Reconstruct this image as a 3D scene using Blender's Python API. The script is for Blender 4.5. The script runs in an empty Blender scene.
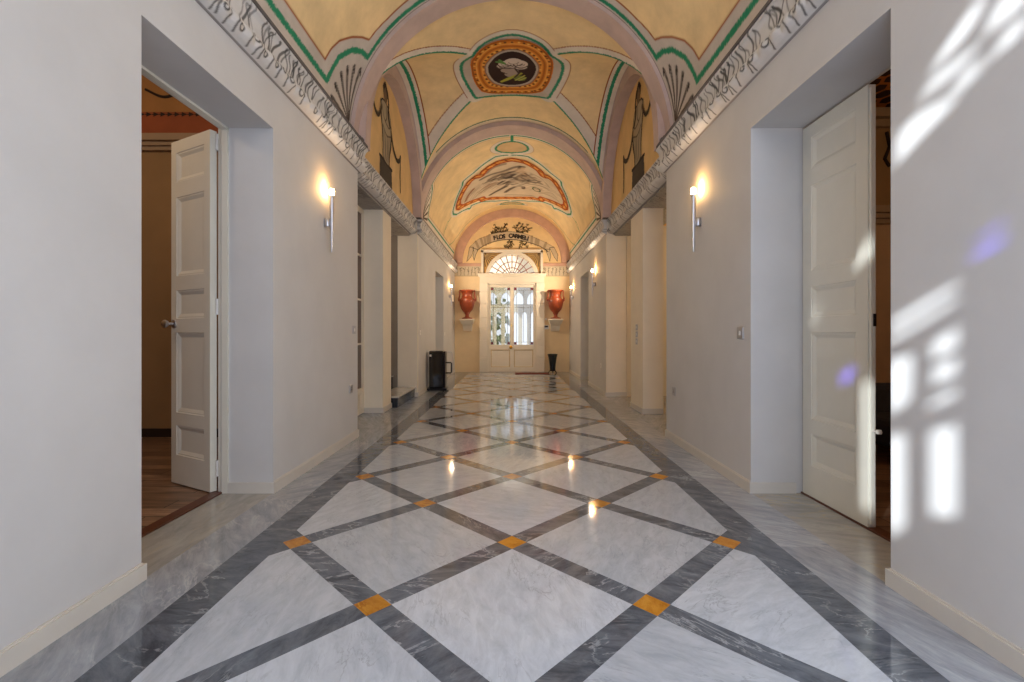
import bpy, bmesh, math, random
import numpy as np
from mathutils import Vector, Matrix
PI = math.pi
rnd = random.Random(7)
sc = bpy.context.scene
COL = sc.collection

# ------------------------------------------------------------------ colours
def lin(c):
    def f(v):
        v /= 255.0
        return v / 12.92 if v <= .04045 else ((v + .055) / 1.055) ** 2.4
    return tuple(f(v) for v in c)
def lin4(c): return lin(c) + (1.0,)

# ------------------------------------------------------------------ materials
def nodes_of(name):
    m = bpy.data.materials.new(name); m.use_nodes = True
    nt = m.node_tree; b = nt.nodes['Principled BSDF']
    return m, nt, b
def N(nt, t, **kw):
    n = nt.nodes.new(t)
    for k, v in kw.items():
        if k in n.inputs: n.inputs[k].default_value = v
        else: setattr(n, k, v)
    return n
def plain(name, col, rough=.5, metal=0, spec=.5, vary=.0, scale=6, bump=0, coat=0):
    m, nt, b = nodes_of(name)
    b.inputs['Roughness'].default_value = rough; b.inputs['Metallic'].default_value = metal
    b.inputs['Specular IOR Level'].default_value = spec
    b.inputs['Coat Weight'].default_value = coat; b.inputs['Coat Roughness'].default_value = .08
    c = lin4(col)
    tc = N(nt, 'ShaderNodeTexCoord')
    nz = N(nt, 'ShaderNodeTexNoise', Scale=scale, Detail=5.0, Roughness=.6)
    nt.links.new(tc.outputs['Object'], nz.inputs['Vector'])
    r = N(nt, 'ShaderNodeValToRGB')
    r.color_ramp.elements[0].position = .3; r.color_ramp.elements[1].position = .7
    r.color_ramp.elements[0].color = tuple(v * (1 - vary) for v in c[:3]) + (1,)
    r.color_ramp.elements[1].color = tuple(min(1, v * (1 + vary * .6)) for v in c[:3]) + (1,)
    nt.links.new(nz.outputs['Fac'], r.inputs['Fac']); nt.links.new(r.outputs['Color'], b.inputs['Base Color'])
    if bump:
        bp = N(nt, 'ShaderNodeBump', Strength=bump, Distance=.01)
        n2 = N(nt, 'ShaderNodeTexNoise', Scale=scale * 9, Detail=4.0)
        nt.links.new(tc.outputs['Object'], n2.inputs['Vector'])
        nt.links.new(n2.outputs['Fac'], bp.inputs['Height']); nt.links.new(bp.outputs['Normal'], b.inputs['Normal'])
    return m
def painted(name, rough=.85, vary=.16, scale=3.0):
    """fresco / stone whose drawing is stored per vertex, with plaster mottling"""
    m, nt, b = nodes_of(name)
    b.inputs['Roughness'].default_value = rough; b.inputs['Specular IOR Level'].default_value = .25
    at = N(nt, 'ShaderNodeAttribute', attribute_name='paint')
    tc = N(nt, 'ShaderNodeTexCoord')
    nz = N(nt, 'ShaderNodeTexNoise', Scale=scale, Detail=7.0, Roughness=.65)
    nt.links.new(tc.outputs['Object'], nz.inputs['Vector'])
    mr = N(nt, 'ShaderNodeMapRange'); mr.inputs['From Min'].default_value = .3; mr.inputs['From Max'].default_value = .7
    mr.inputs['To Min'].default_value = 1 - vary; mr.inputs['To Max'].default_value = 1 + vary * .5
    nt.links.new(nz.outputs['Fac'], mr.inputs['Value'])
    vm = N(nt, 'ShaderNodeVectorMath', operation='SCALE')
    nt.links.new(at.outputs['Color'], vm.inputs[0]); nt.links.new(mr.outputs['Result'], vm.inputs['Scale'])
    nt.links.new(vm.outputs['Vector'], b.inputs['Base Color'])
    return m
def marble(name, c0, c1, cv, vein=.03, scale=1.6, rough=.07, stretch=3.0, vein_amt=.8):
    m, nt, b = nodes_of(name)
    b.inputs['Roughness'].default_value = rough; b.inputs['Specular IOR Level'].default_value = .45
    tc = N(nt, 'ShaderNodeTexCoord'); at = N(nt, 'ShaderNodeAttribute', attribute_name='seed')
    mul = N(nt, 'ShaderNodeMath', operation='MULTIPLY'); mul.inputs[1].default_value = 6.28
    nt.links.new(at.outputs['Fac'], mul.inputs[0])
    rot = N(nt, 'ShaderNodeVectorRotate', rotation_type='Z_AXIS')
    nt.links.new(tc.outputs['Object'], rot.inputs['Vector']); nt.links.new(mul.outputs[0], rot.inputs['Angle'])
    cmb = N(nt, 'ShaderNodeCombineXYZ')
    m17 = N(nt, 'ShaderNodeMath', operation='MULTIPLY'); m17.inputs[1].default_value = 37.0
    nt.links.new(at.outputs['Fac'], m17.inputs[0]); nt.links.new(m17.outputs[0], cmb.inputs['Z'])
    add = N(nt, 'ShaderNodeVectorMath', operation='ADD')
    nt.links.new(rot.outputs[0], add.inputs[0]); nt.links.new(cmb.outputs[0], add.inputs[1])
    mp = N(nt, 'ShaderNodeMapping'); mp.inputs['Scale'].default_value = (1, stretch, 1)
    nt.links.new(add.outputs[0], mp.inputs['Vector'])
    n1 = N(nt, 'ShaderNodeTexNoise', Scale=scale * 2.2, Detail=9.0, Roughness=.72, Distortion=.45)
    nt.links.new(mp.outputs[0], n1.inputs['Vector'])
    r1 = N(nt, 'ShaderNodeValToRGB')
    r1.color_ramp.elements[0].position = .34; r1.color_ramp.elements[1].position = .62
    r1.color_ramp.elements[0].color = lin4(c0); r1.color_ramp.elements[1].color = lin4(c1)
    nt.links.new(n1.outputs['Fac'], r1.inputs['Fac'])
    n2 = N(nt, 'ShaderNodeTexNoise', Scale=scale, Detail=6.0, Roughness=.62, Distortion=.9)
    nt.links.new(mp.outputs[0], n2.inputs['Vector'])
    sb = N(nt, 'ShaderNodeMath', operation='SUBTRACT'); sb.inputs[1].default_value = .5
    ab = N(nt, 'ShaderNodeMath', operation='ABSOLUTE')
    nt.links.new(n2.outputs['Fac'], sb.inputs[0]); nt.links.new(sb.outputs[0], ab.inputs[0])
    mr = N(nt, 'ShaderNodeMapRange'); mr.inputs['From Min'].default_value = 0; mr.inputs['From Max'].default_value = vein
    mr.inputs['To Min'].default_value = vein_amt; mr.inputs['To Max'].default_value = 0
    nt.links.new(ab.outputs[0], mr.inputs['Value'])
    # the veins come and go
    n3 = N(nt, 'ShaderNodeTexNoise', Scale=scale * 1.3, Detail=2.0)
    nt.links.new(add.outputs[0], n3.inputs['Vector'])
    m3 = N(nt, 'ShaderNodeMapRange'); m3.inputs['From Min'].default_value = .42; m3.inputs['From Max'].default_value = .62
    nt.links.new(n3.outputs['Fac'], m3.inputs['Value'])
    mm = N(nt, 'ShaderNodeMath', operation='MULTIPLY')
    nt.links.new(mr.outputs[0], mm.inputs[0]); nt.links.new(m3.outputs[0], mm.inputs[1])
    mx = N(nt, 'ShaderNodeMix', data_type='RGBA')
    mx.inputs['B'].default_value = lin4(cv)
    for i in mx.inputs:
        pass
    nt.links.new(mm.outputs[0], mx.inputs[0]); nt.links.new(r1.outputs['Color'], mx.inputs[6]); mx.inputs[7].default_value = lin4(cv)
    # slab to slab tone
    tn = N(nt, 'ShaderNodeMapRange'); tn.inputs['To Min'].default_value = .88; tn.inputs['To Max'].default_value = 1.10
    fr = N(nt, 'ShaderNodeMath', operation='FRACT'); m5 = N(nt, 'ShaderNodeMath', operation='MULTIPLY'); m5.inputs[1].default_value = 13.7
    nt.links.new(at.outputs['Fac'], m5.inputs[0]); nt.links.new(m5.outputs[0], fr.inputs[0]); nt.links.new(fr.outputs[0], tn.inputs['Value'])
    vm = N(nt, 'ShaderNodeVectorMath', operation='SCALE')
    nt.links.new(mx.outputs[2], vm.inputs[0]); nt.links.new(tn.outputs[0], vm.inputs['Scale'])
    nt.links.new(vm.outputs[0], b.inputs['Base Color'])
    return m
def emitter(name, col, strength):
    m, nt, b = nodes_of(name)
    b.inputs['Base Color'].default_value = (0.8, .8, .8, 1)
    b.inputs['Emission Color'].default_value = lin4(col); b.inputs['Emission Strength'].default_value = strength
    return m
def glass(name, tint=(255, 255, 255), gloss=.12, rough=.02, wavy=0):
    m = bpy.data.materials.new(name); m.use_nodes = True
    nt = m.node_tree; nt.nodes.clear()
    out = nt.nodes.new('ShaderNodeOutputMaterial'); mix = nt.nodes.new('ShaderNodeMixShader')
    tr = nt.nodes.new('ShaderNodeBsdfTransparent'); gl = nt.nodes.new('ShaderNodeBsdfGlossy')
    tr.inputs[0].default_value = lin4(tint); gl.inputs['Roughness'].default_value = rough
    mix.inputs[0].default_value = gloss
    if wavy:
        tc = nt.nodes.new('ShaderNodeTexCoord'); nz = nt.nodes.new('ShaderNodeTexNoise'); nz.inputs['Scale'].default_value = 14
        bp = nt.nodes.new('ShaderNodeBump'); bp.inputs['Strength'].default_value = wavy
        nt.links.new(tc.outputs['Object'], nz.inputs['Vector']); nt.links.new(nz.outputs['Fac'], bp.inputs['Height'])
        nt.links.new(bp.outputs[0], gl.inputs['Normal'])
    nt.links.new(tr.outputs[0], mix.inputs[1]); nt.links.new(gl.outputs[0], mix.inputs[2]); nt.links.new(mix.outputs[0], out.inputs[0])
    return m
def wood(name, c0, c1, plank=.14, rough=.35):
    m, nt, b = nodes_of(name)
    b.inputs['Roughness'].default_value = rough
    tc = N(nt, 'ShaderNodeTexCoord')
    br = N(nt, 'ShaderNodeTexBrick', Scale=1.0)
    br.inputs['Brick Width'].default_value = 1.1; br.inputs['Row Height'].default_value = plank; br.inputs['Mortar Size'].default_value = .004
    br.inputs['Color1'].default_value = lin4(c0); br.inputs['Color2'].default_value = lin4(c1); br.inputs['Mortar'].default_value = lin4((20, 14, 10))
    nt.links.new(tc.outputs['Object'], br.inputs['Vector'])
    mp = N(nt, 'ShaderNodeMapping'); mp.inputs['Scale'].default_value = (2, 22, 1)
    nz = N(nt, 'ShaderNodeTexNoise', Scale=2.0, Detail=6.0)
    nt.links.new(tc.outputs['Object'], mp.inputs['Vector']); nt.links.new(mp.outputs[0], nz.inputs['Vector'])
    mr = N(nt, 'ShaderNodeMapRange'); mr.inputs['From Min'].default_value = .3; mr.inputs['From Max'].default_value = .7
    mr.inputs['To Min'].default_value = .5; mr.inputs['To Max'].default_value = 1.5
    nt.links.new(nz.outputs['Fac'], mr.inputs['Value'])
    vm = N(nt, 'ShaderNodeVectorMath', operation='SCALE')
    nt.links.new(br.outputs['Color'], vm.inputs[0]); nt.links.new(mr.outputs[0], vm.inputs['Scale'])
    nt.links.new(vm.outputs[0], b.inputs['Base Color'])
    return m

M = dict(
    plaster=plain('plaster_white', (205, 204, 203), .7, spec=.3, vary=.05, scale=2.2, bump=.03),
    cream=plain('plaster_cream', (238, 228, 208), .7, spec=.3, vary=.05, scale=2.2, bump=.03),
    base=plain('baseboard_cream', (208, 203, 194), .45, vary=.03),
    door=plain('door_paint', (218, 215, 203), .38, vary=.03),
    entr=plain('entrance_paint', (232, 222, 202), .4, vary=.03),
    gold_line=plain('ochre_line', (196, 168, 112), .5),
    soffit=None,
    lilac=plain('arch_lilac', (198, 176, 168), .85, vary=.13, scale=4),
    rose=plain('arch_rose', (204, 164, 142), .85, vary=.13, scale=4),
    chrome=plain('brushed_steel', (200, 200, 205), .28, metal=1),
    plate=plain('steel_plate', (176, 176, 180), .35, metal=.7),
    white_plastic=plain('white_plastic', (232, 230, 226), .35),
    brass=plain('brass', (226, 178, 84), .22, metal=1),
    terracotta=plain('terracotta', (146, 66, 34), .33, vary=.25, scale=9, bump=.05),
    black=plain('gloss_black', (16, 13, 16), .12, coat=.5),
    dark_metal=plain('dark_metal', (38, 36, 42), .3, metal=.6),
    urnblack=plain('black_stand', (24, 28, 32), .25, vary=.3, scale=14),
    mat=plain('mat_red', (112, 44, 24), .95, vary=.25, scale=60, bump=.4),
    wood=wood('floor_wood', (104, 80, 64), (150, 120, 98)),
    threshold=plain('threshold_wood', (88, 48, 30), .4, vary=.2, scale=20),
    ochre=plain('room_ochre', (158, 128, 92), .85, vary=.12, scale=2),
    ochre_hi=plain('room_ochre_high', (170, 124, 76), .85, vary=.15, scale=2),
    redband=plain('room_red_band', (152, 82, 50), .8, vary=.15, scale=4),
    greymould=plain('room_grey_moulding', (160, 138, 116), .7),
    inkd=plain('dark_ink', (44, 30, 24), .85),
    beige=plain('room_beige', (196, 168, 142), .85, vary=.06),
    hexdark=plain('coffer_dark', (58, 32, 20), .7, vary=.3, scale=30),
    hexor=plain('coffer_orange', (206, 124, 48), .6, vary=.15, scale=20),
    step_top=None, step_dark=None,
    brownglass=plain('brown_pane', (96, 62, 40), .12, vary=.15, scale=2),
    glass=glass('clear_pane', (206, 204, 198), .10, wavy=.4),
    fan_glass=glass('fanlight_pane', (246, 240, 236), .06),
    redglass=plain('ruby_glass', (112, 22, 34), .3),
    violet=glass('violet_glass', (105, 85, 255), .0),
    lead=plain('lead_came', (120, 112, 100), .5, metal=.3),
    muntin=plain('fan_muntin', (150, 92, 74), .5),
    bulb=emitter('lamp_glow', (255, 205, 130), 60),
    shadowblock=plain('dark_grey_block', (98, 92, 92), .8, vary=.2, scale=14),
    stone=plain('loggia_stone', (196, 186, 160), .85, vary=.1),
    leaf=plain('hedge_green', (168, 182, 140), .8, vary=.4, scale=8),
    ground=plain('terrace_stone', (180, 172, 158), .8, vary=.1),
    shellm=plain('light_block_shell', (120, 110, 100), .9),
    hall=plain('passage_grey', (140, 130, 118), .8, vary=.08),
    paint=painted('fresco'),
    stonepaint=painted('painted_stone', rough=.6, vary=.10, scale=6),
    m_light=marble('marble_light', (172, 180, 192), (196, 203, 214), (128, 134, 146), .016, 3.2, .06, 2.6, .5),
    m_dark=marble('marble_dark', (66, 72, 82), (110, 117, 128), (176, 182, 190), .02, 2.4, .06, 2.4, .7),
    m_amber=marble('marble_amber', (176, 112, 26), (206, 146, 50), (150, 84, 20), .05, 6, .08, 1.5, .8),
    m_border=marble('marble_border', (134, 140, 150), (172, 178, 188), (200, 204, 210), .03, 1.8, .08, 4.0, .6),
    m_door=marble('marble_threshold', (146, 147, 146), (174, 174, 171), (190, 172, 124), .02, 1.5, .1, 3.0, .7),
)
M['soffit'] = marble('soffit_marble', (150, 145, 140), (188, 182, 174), (60, 58, 58), .03, 3.0, .6, 5.0, .9)
M['step_top'] = marble('step_marble', (190, 188, 182), (214, 210, 204), (160, 158, 154), .03, 2, .12)
M['step_dark'] = marble('step_slate', (26, 30, 38), (48, 54, 64), (70, 76, 86), .02, 5, .15, 2, .4)

M['lun2'] = plain('motto_lunette_ochre', (240, 210, 156), .85, vary=.10, scale=3)
M['lun'] = plain('lunette_ochre', (220, 186, 130), .85, vary=.12, scale=3)
# ------------------------------------------------------------------ object helpers
def tag(o, label=None, cat=None, group=None, kind=None):
    if label: o['label'] = label
    if cat: o['category'] = cat
    if group: o['group'] = group
    if kind: o['kind'] = kind
    return o
def empty(name, loc, rz=0):
    o = bpy.data.objects.new(name, None); COL.objects.link(o)
    o.location = loc; o.rotation_euler = (0, 0, rz); o.empty_display_size = .1
    return o
class MB:
    def __init__(s): s.v = []; s.f = []; s.m = []; s.mats = []; s.sm = []
    def mi(s, m):
        if m not in s.mats: s.mats.append(m)
        return s.mats.index(m)
    def face(s, idx, m, smooth=False): s.f.append(tuple(idx)); s.m.append(s.mi(m)); s.sm.append(smooth)
    def poly(s, pts, m):
        b = len(s.v); s.v += [tuple(p) for p in pts]; s.face(range(b, b + len(pts)), m)
    def box(s, a, b, m):
        x0, y0, z0 = [min(a[i], b[i]) for i in range(3)]; x1, y1, z1 = [max(a[i], b[i]) for i in range(3)]
        k = len(s.v)
        s.v += [(x0, y0, z0), (x1, y0, z0), (x1, y1, z0), (x0, y1, z0), (x0, y0, z1), (x1, y0, z1), (x1, y1, z1), (x0, y1, z1)]
        for q in ((0, 3, 2, 1), (4, 5, 6, 7), (0, 1, 5, 4), (1, 2, 6, 5), (2, 3, 7, 6), (3, 0, 4, 7)): s.face([k + i for i in q], m)
        return s
    def obox(s, a, b, m, mat):
        k = len(s.v); s.box(a, b, m)
        for i in range(k, len(s.v)): s.v[i] = tuple(mat @ Vector(s.v[i]))
        return s
    def sweep(s, prof, path, m, closed=True, caps=True, smooth=False):
        """prof: n points; path: list of functions/frames mapping each profile point to 3d"""
        k = len(s.v); n = len(prof)
        for fr in path:
            for p in prof: s.v.append(tuple(fr(p)))
        for i in range(len(path) - 1):
            for j in range(n if closed else n - 1):
                a = k + i * n + j; b = k + i * n + (j + 1) % n
                s.face((a, b, b + n, a + n), m, smooth)
        if caps and closed:
            s.face([k + j for j in range(n)][::-1], m); s.face([k + (len(path) - 1) * n + j for j in range(n)], m)
        return s
    def lathe(s, prof, c, m, seg=32, cap=True, ax='z'):
        k = len(s.v)
        for r, z in prof:
            for i in range(seg):
                t = 2 * PI * i / seg
                if ax == 'z': s.v.append((c[0] + r * math.cos(t), c[1] + r * math.sin(t), c[2] + z))
                elif ax == 'x': s.v.append((c[0] + z, c[1] + r * math.cos(t), c[2] + r * math.sin(t)))
                else: s.v.append((c[0] + r * math.cos(t), c[1] + z, c[2] - r * math.sin(t)))
        for a in range(len(prof) - 1):
            for i in range(seg):
                j = (i + 1) % seg
                s.face((k + a * seg + i, k + a * seg + j, k + (a + 1) * seg + j, k + (a + 1) * seg + i), m, True)
        if cap:
            s.face([k + i for i in range(seg)][::-1], m); e = k + (len(prof) - 1) * seg
            s.face([e + i for i in range(seg)], m)
        return s
    def tube(s, pts, r, m, seg=10):
        pts = [Vector(p) for p in pts]; rr = r if isinstance(r, (list, tuple)) else [r] * len(pts)
        k = len(s.v); up = None
        for i, p in enumerate(pts):
            d = (pts[min(i + 1, len(pts) - 1)] - pts[max(i - 1, 0)]).normalized()
            if up is None:
                up = Vector((0, 0, 1)) if abs(d.z) < .9 else Vector((1, 0, 0))
            a = d.cross(up).normalized(); up = a.cross(d).normalized()
            for j in range(seg):
                t = 2 * PI * j / seg
                s.v.append(tuple(p + (a * math.cos(t) + up * math.sin(t)) * rr[i]))
        for i in range(len(pts) - 1):
            for j in range(seg):
                q = (j + 1) % seg
                s.face((k + i * seg + j, k + i * seg + q, k + (i + 1) * seg + q, k + (i + 1) * seg + j), m, True)
        s.face([k + j for j in range(seg)][::-1], m); e = k + (len(pts) - 1) * seg; s.face([e + j for j in range(seg)], m)
        return s
    def build(s, name, parent=None, bevel=0, seeds=None, fixn=True):
        me = bpy.data.meshes.new(name); me.from_pydata(s.v, [], s.f)
        for m in s.mats: me.materials.append(M[m])
        me.polygons.foreach_set('material_index', s.m); me.polygons.foreach_set('use_smooth', s.sm)
        if fixn:
            bm = bmesh.new(); bm.from_mesh(me)
            bmesh.ops.recalc_face_normals(bm, faces=bm.faces[:]); bm.to_mesh(me); bm.free()
        a = me.attributes.new('seed', 'FLOAT', 'FACE')
        a.data.foreach_set('value', seeds if seeds is not None else [.37] * len(s.f))
        o = bpy.data.objects.new(name, me); COL.objects.link(o)
        if any(s.sm): me.set_sharp_from_angle(angle=math.radians(40))
        if parent: o.parent = parent
        if bevel:
            md = o.modifiers.new('bevel', 'BEVEL'); md.width = bevel; md.segments = 2; md.limit_method = 'ANGLE'; md.angle_limit = math.radians(50)
        return o

# ------------------------------------------------------------------ painting on dense grids
class Paint:
    def __init__(s, Q, base):
        s.Q = Q; s.C = np.tile(np.array(lin(base)), (len(Q), 1)); s.rng = np.random.default_rng(5)
        s.n1 = s.rng.random(len(Q))
    def dist(s, poly, closed=False, pad=.5):
        P = np.array(poly, float)
        if closed: P = np.vstack([P, P[:1]])
        lo = P.min(0) - pad; hi = P.max(0) + pad
        sel = np.nonzero(np.all((s.Q >= lo) & (s.Q <= hi), axis=1))[0]
        d = np.full(len(sel), 9.0); q = s.Q[sel]
        for a, b in zip(P[:-1], P[1:]):
            ab = b - a; L = ab @ ab
            if L < 1e-12: continue
            t = np.clip((q - a) @ ab / L, 0, 1)
            d = np.minimum(d, np.linalg.norm(q - (a + t[:, None] * ab), axis=1))
        return sel, d
    def blend(s, sel, al, col):
        c = np.array(lin(col)); s.C[sel] = s.C[sel] * (1 - al[:, None]) + c * al[:, None]
    def line(s, poly, w, col, closed=False, alpha=1, rough=0, soft=.008):
        sel, d = s.dist(poly, closed, w + .03)
        ww = w / 2 * (1 + rough * (s.n1[sel] - .5) * 2)
        s.blend(sel, alpha * np.clip((ww - d) / soft + .5, 0, 1), col)
    def mask(s, poly):
        P = np.array(poly, float); x, y = s.Q[:, 0], s.Q[:, 1]; ins = np.zeros(len(x), bool)
        j = len(P) - 1
        for i in range(len(P)):
            xi, yi = P[i]; xj, yj = P[j]
            c = ((yi > y) != (yj > y)) & (x < (xj - xi) * (y - yi) / (yj - yi + 1e-12) + xi)
            ins ^= c; j = i
        return ins
    def fill(s, poly, col, alpha=1):
        sel = np.nonzero(s.mask(poly))[0]; s.blend(sel, np.full(len(sel), float(alpha)), col)
    def sel(s, m, col, alpha=1):
        i = np.nonzero(m)[0]; s.blend(i, np.full(len(i), float(alpha)), col)
def grid_mesh_data(P, C, keep=None):
    nu, nv = P.shape[:2]
    idx = np.arange(nu * nv).reshape(nu, nv)
    F = np.stack([idx[:-1, :-1], idx[1:, :-1], idx[1:, 1:], idx[:-1, 1:]], -1).reshape(-1, 4)
    if keep is not None:
        k = keep.reshape(-1); F = F[k[F].all(1)]
    return P.reshape(-1, 3), F, C.reshape(-1, 3)
def grid_object(name, parts, mat, parent=None, smooth=True, flip=False):
    V = []; F = []; C = []; off = 0
    for v, f, c in parts:
        u = np.unique(f); remap = np.full(len(v), -1); remap[u] = np.arange(len(u))
        V.append(v[u]); C.append(c[u]); F.append(remap[f] + off); off += len(u)
    V = np.vstack(V); F = np.vstack(F); C = np.vstack(C)
    if flip: F = F[:, ::-1]
    me = bpy.data.meshes.new(name); n = len(F)
    me.vertices.add(len(V)); me.vertices.foreach_set('co', V.astype(np.float32).ravel())
    me.loops.add(n * 4); me.loops.foreach_set('vertex_index', F.astype(np.int32).ravel())
    me.polygons.add(n); me.polygons.foreach_set('loop_start', np.arange(0, n * 4, 4, dtype=np.int32))
    me.update(calc_edges=True); me.validate()
    me.polygons.foreach_set('use_smooth', [smooth] * len(me.polygons))
    a = me.attributes.new('paint', 'FLOAT_COLOR', 'POINT')
    a.data.foreach_set('color', np.hstack([C, np.ones((len(C), 1))]).astype(np.float32).ravel())
    me.materials.append(M[mat])
    if smooth: me.set_sharp_from_angle(angle=math.radians(35))
    o = bpy.data.objects.new(name, me); COL.objects.link(o)
    if parent: o.parent = parent
    return o
def smooth_path(pts, n=6):
    P = [np.array(p, float) for p in pts]; out = []
    for i in range(len(P) - 1):
        p0 = P[max(i - 1, 0)]; p1 = P[i]; p2 = P[i + 1]; p3 = P[min(i + 2, len(P) - 1)]
        for k in range(n):
            t = k / n
            out.append(.5 * ((2 * p1) + (-p0 + p2) * t + (2 * p0 - 5 * p1 + 4 * p2 - p3) * t * t + (-p0 + 3 * p1 - 3 * p2 + p3) * t ** 3))
    out.append(P[-1]); return out
def ellipse(cx, cy, rx, ry, n=40, a0=0, a1=2 * PI):
    return [(cx + rx * math.cos(a0 + (a1 - a0) * i / n), cy + ry * math.sin(a0 + (a1 - a0) * i / n)) for i in range(n + (a1 - a0 < 6.2))]
def mir(p): return [(-a,) + tuple(r) for a, *r in p]

# ------------------------------------------------------------------ dimensions (metres)
HW = 1.65            # half width of the hall
YR, YE = -0.6, 13.4  # rear wall, far wall
ZC = 3.1             # springing of the vault
RV, R2, RA = 1.68, 1.70, 1.64
YM = 6.55            # middle of the cross vault
D0, D1, DT = 2.06, 3.22, 2.52       # side doors near
E0, E1, ET = 10.05, 11.22, 2.46     # side doors far
N0, N1 = 4.98, 8.2                  # the niche bay
YEL = (240, 214, 164); PALE = (228, 218, 204); GREY = (204, 196, 188); LIL = (196, 176, 170)
GRN = (44, 140, 104); RUST = (158, 88, 46); DRK = (44, 38, 38)

# ------------------------------------------------------------------ FLOOR
def clip(poly, axis, lim, keep_less):
    out = []
    for i in range(len(poly)):
        a, b = poly[i - 1], poly[i]
        ia = a[axis] <= lim if keep_less else a[axis] >= lim
        ib = b[axis] <= lim if keep_less else b[axis] >= lim
        if ia != ib:
            t = (lim - a[axis]) / (b[axis] - a[axis]); out.append((a[0] + (b[0] - a[0]) * t, a[1] + (b[1] - a[1]) * t))
        if ib: out.append(b)
    return out
fl = MB(); seeds = []
def flo(poly, m, seed=None, z=0):
    poly = [(round(x, 5), round(y, 5)) for x, y in poly]
    if len(poly) < 3: return
    ar = abs(sum(poly[i - 1][0] * poly[i][1] - poly[i][0] * poly[i - 1][1] for i in range(len(poly)))) / 2
    if ar < 1e-5: return
    fl.poly([(x, y, z) for x, y in poly], m); seeds.append(rnd.random() if seed is None else seed)
XL = 1.205; A = .5665; Y0 = 1.892; q = .077
def lat(poly, m):
    p = clip(clip(clip(clip(poly, 0, XL, True), 0, -XL, False), 1, YE - .42, True), 1, YR, False)
    flo(p, m)
for n in range(-6, 24):
    for k in range(-5, 5):
        if (n + k) % 2: continue     # squares where n+k is even (row 0 has them at odd k below)
        cx, cy = (k + 1) * A, Y0 + n * A
        lat([(cx, cy - q), (cx + q, cy), (cx, cy + q), (cx - q, cy)], 'm_amber')
        # stripes to upper right and upper left
        for sx in (1, -1):
            a = (cx + sx * q, cy); b = (cx, cy + q); c = (cx + sx * A, cy + A - q); d = (cx + sx * (A - q), cy + A)
            lat([a, c, d, b], 'm_dark')
        ly = cy + A   # diamond above
        e = A - q
        lat([(cx, ly - e), (cx + e, ly), (cx, ly + e), (cx - e, ly)], 'm_light')
for s in (-1, 1):
    y = YR
    while y < YE - .001:      # dark border in slabs, pale outer band in slabs
        L = rnd.uniform(.7, 1.5); y2 = min(y + L, YE)
        flo([(s * XL, y), (s * 1.385, y), (s * 1.385, y2), (s * XL, y2)], 'm_dark'); y = y2
    y = YR
    while y < YE - .001:
        y2 = min(y + rnd.uniform(1.2, 2.0), YE)
        flo([(s * 1.385, y), (s * HW, y), (s * HW, y2), (s * 1.385, y2)], 'm_border'); y = y2
flo([(-XL, YE - .42), (XL, YE - .42), (XL, YE - .24), (-XL, YE - .24)], 'm_dark')
flo([(-XL, YE - .24), (XL, YE - .24), (XL, YE + .3), (-XL, YE + .3)], 'm_border')
for s in (-1, 1):
    flo([(s * HW, D0), (s * 2.0, D0), (s * 2.0, D1), (s * HW, D1)], 'm_door')
    flo([(s * HW, E0), (s * 2.06, E0), (s * 2.06, E1), (s * HW, E1)], 'm_door')
    flo([(s * HW, N0), (s * 2.1, N0), (s * 2.1, N1), (s * HW, N1)], 'm_border')
flo([(2.1, N0), (4.0, N0), (4.0, N1), (2.1, N1)], 'm_border')
floor = fl.build('floor', seeds=seeds); tag(floor, 'polished white marble floor with dark diagonal lattice and amber squares', 'floor', kind='structure')
me = floor.data
bm = bmesh.new(); bm.from_mesh(me)
for f in bm.faces:
    if f.normal.z < 0: f.normal_flip()
bm.to_mesh(me); bm.free()

# ------------------------------------------------------------------ WALLS
def side_wall(s, name, label):
    w = MB()
    X0, X1 = s * HW, s * 2.01
    D0 = 2.075 if s < 0 else 2.03
    def b(y0, y1, z0, z1, x0=X0, x1=X1, m='plaster'): w.box((x0, y0, z0), (x1, y1, z1), m)
    b(YR, D0, -.02, 3.12); b(D0, D1, DT, 3.12); b(D1, N0, -.02, 3.12)
    b(N1, E0, -.02, 3.12); b(E0, E1, ET, 3.12); b(E1, YE, -.02, 3.12)
    b(N1 - .05, N1, -.02, 3.1, s * HW, s * 1.80, 'cream'); b(N1 - .012, N1, -.02, 3.1, s * 1.79, X1, 'cream')  # pilaster strip at the end of the niche
    return tag(w.build(name), label, 'wall', kind='structure')
side_wall(-1, 'wall_left', 'white plaster wall along the side with the opened panelled door')
side_wall(1, 'wall_right', 'white plaster wall along the side with the half shut panelled door')
for s, nm in ((-1, 'trim_1'), (1, 'trim_2')):
    w = MB(); w.box((s * 1.78, N0, 2.82), (s * 2.4, N1, 3.12), 'soffit')
    tag(w.build(nm), 'marbled beam spanning the %s niche above its pillar' % ('glazed door' if s < 0 else 'lamp lit'), 'beam', kind='structure')
# pillars in the niches
for s, nm in ((-1, 'pillar_left'), (1, 'pillar_right')):
    w = MB(); y0, y1 = (6.46, 6.90) if s < 0 else (6.38, 7.02)
    w.box((s * 1.79, y0, -.01), (s * 2.075, y1, 2.825), 'cream')
    w.box((s * 1.778, y0 - .012, 0), (s * 2.075, y1 + .012, .075), 'base')
    tag(w.build(nm, bevel=.004), 'square cream pillar in the niche %s' % ('beside the glazed door' if s < 0 else 'with the column of light switches'), 'pillar', kind='structure')
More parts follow.
